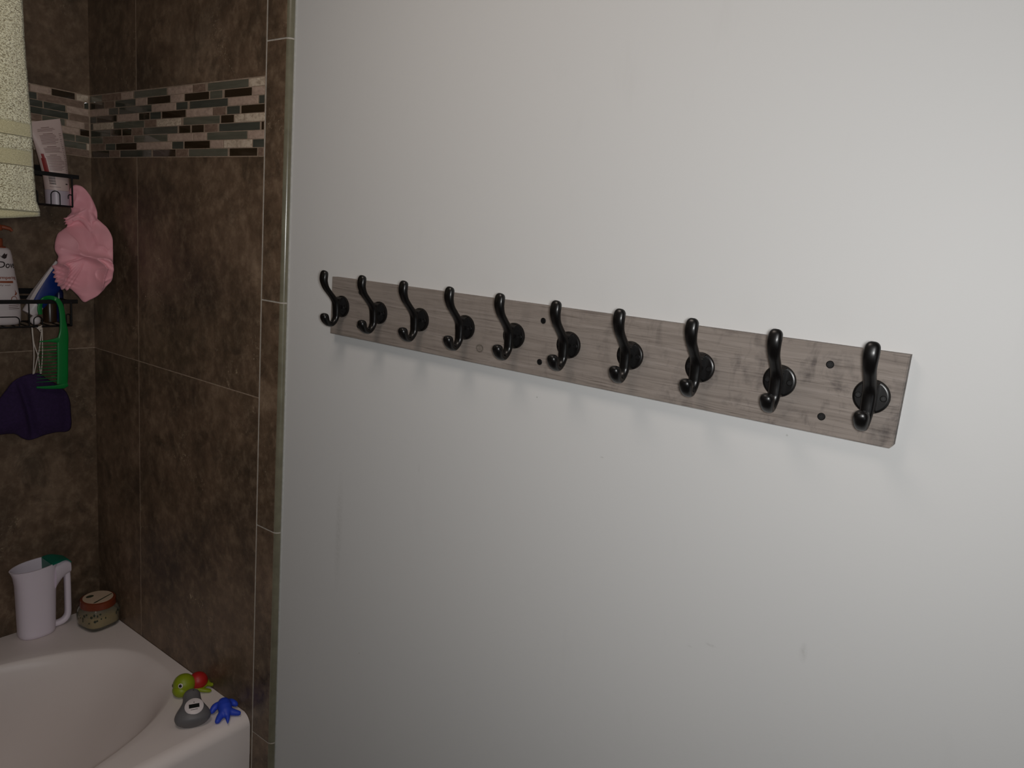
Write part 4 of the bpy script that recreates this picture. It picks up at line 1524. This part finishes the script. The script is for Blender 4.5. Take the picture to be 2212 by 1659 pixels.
b = MB(HT); b.lathe([(0.0200, -0.003), (0.0200, 0.0008), (0.0188, 0.0018), (0.001, 0.0018)], c=pf, n=40, axis=q3); b.build('display_face', M['white'], thm, smooth=True, angle=40)
face = [c for c in bpy.data.objects if c.parent == thm and c.name.startswith('display_face')][0]
b = MB(HT); b.poly([pf + e_out * 0.0017 + e_side * x + e_long * y for x, y in ((-0.0110, -0.0045), (0.0110, -0.0045), (0.0110, 0.0050), (-0.0110, 0.0050))], e_out * 0.0006); b.build('screen', M['lcd'], face)
b = MB(HT)
b.poly([pf + e_out * 0.0017 + e_side * x + e_long * y for x, y in ((-0.0075, -0.0090), (0.0075, -0.0090), (0.0075, -0.0080), (-0.0075, -0.0080))], e_out * 0.0004)
b.lathe([(0.0012, 0.0), (0.0010, 0.0006)], c=pf + e_out * 0.0016 + e_long * 0.0095, n=10, axis=q3)
b.build('face_print', M['ink_dark'], face)
hp_ = c_t + e_long * 0.047 + e_out * 0.0146
b = MB(HT); b.ball(hp_, (0.0022, 0.0014, 0.0008), 12, rot=q3); b.build('squirt_hole', M['black'], thm)

# blue squirt toy with four stubby limbs and a pointed tail
BT = Vector((0.692, -0.052, TZ))
dv = Vector((0.90, -0.36, 0)).normalized()       # head (wall side) -> tail (room side)
sv = Vector((0.36, 0.90, 0)).normalized()
b = MB(BT)


def bp(a, s, z):
    return Vector((0.694, -0.0500, 0)) + dv * a * 0.80 + sv * s * 0.80 + Vector((0, 0, TZ + 0.0004 + z * 0.80))


b.sweep([bp(a, 0, z) for a, z in ((-0.0330, 0.026), (-0.0280, 0.028), (-0.018, 0.026), (-0.004, 0.021), (0.012, 0.016), (0.024, 0.012), (0.0305, 0.008))],
        [(0.0035, 0.0025), (0.0105, 0.008), (0.0145, 0.0115), (0.0158, 0.0135), (0.0142, 0.0118), (0.0084, 0.008), (0.0033, 0.0033)], side=sv, n=28)
limbs = [([(-0.018, -0.010, 0.022), (-0.020, -0.024, 0.018), (-0.012, -0.034, 0.010), (-0.008, -0.036, 0.007)], (0.0105, 0.0095, 0.0075, 0.004)),
         ([(-0.018, 0.010, 0.022), (-0.022, 0.022, 0.020), (-0.016, 0.032, 0.013), (-0.011, 0.034, 0.009)], (0.0105, 0.0090, 0.0078, 0.004)),
         ([(0.014, -0.010, 0.014), (0.026, -0.021, 0.010), (0.036, -0.0275, 0.007), (0.0395, -0.029, 0.006)], (0.0105, 0.0085, 0.0068, 0.004)),
         ([(0.012, 0.010, 0.014), (0.018, 0.024, 0.010), (0.022, 0.035, 0.007), (0.023, 0.039, 0.006)], (0.0105, 0.0085, 0.0065, 0.004)),
         ([(0.020, 0.002, 0.013), (0.034, 0.001, 0.009), (0.046, -0.001, 0.005), (0.052, -0.002, 0.003)], (0.0090, 0.0060, 0.0030, 0.0010))]
for pts_, rads in limbs:
    sp_ = spline([p + (r_,) for p, r_ in zip(pts_, rads)], 4)
    b.sweep([bp(*p[:3]) for p in sp_], [(p[3] * 0.85, 0.85 * min(p[3], p[2] * 0.9 + 0.0008)) for p in sp_], side=None, n=16)
bo = b.build('toy_star', M['toy_blue'], smooth=True, angle=80)
bo.name = 'squirt_toy'
rm = bo.modifiers.new('blend', 'REMESH'); rm.mode = 'VOXEL'; rm.voxel_size = 0.0014; rm.use_smooth_shade = True
sm_ = bo.modifiers.new('soft', 'SMOOTH'); sm_.iterations = 6; sm_.factor = 0.5
tag(bo, 'blue rubber bath toy with stubby limbs and pointed tail at the rim corner', 'bath toy')
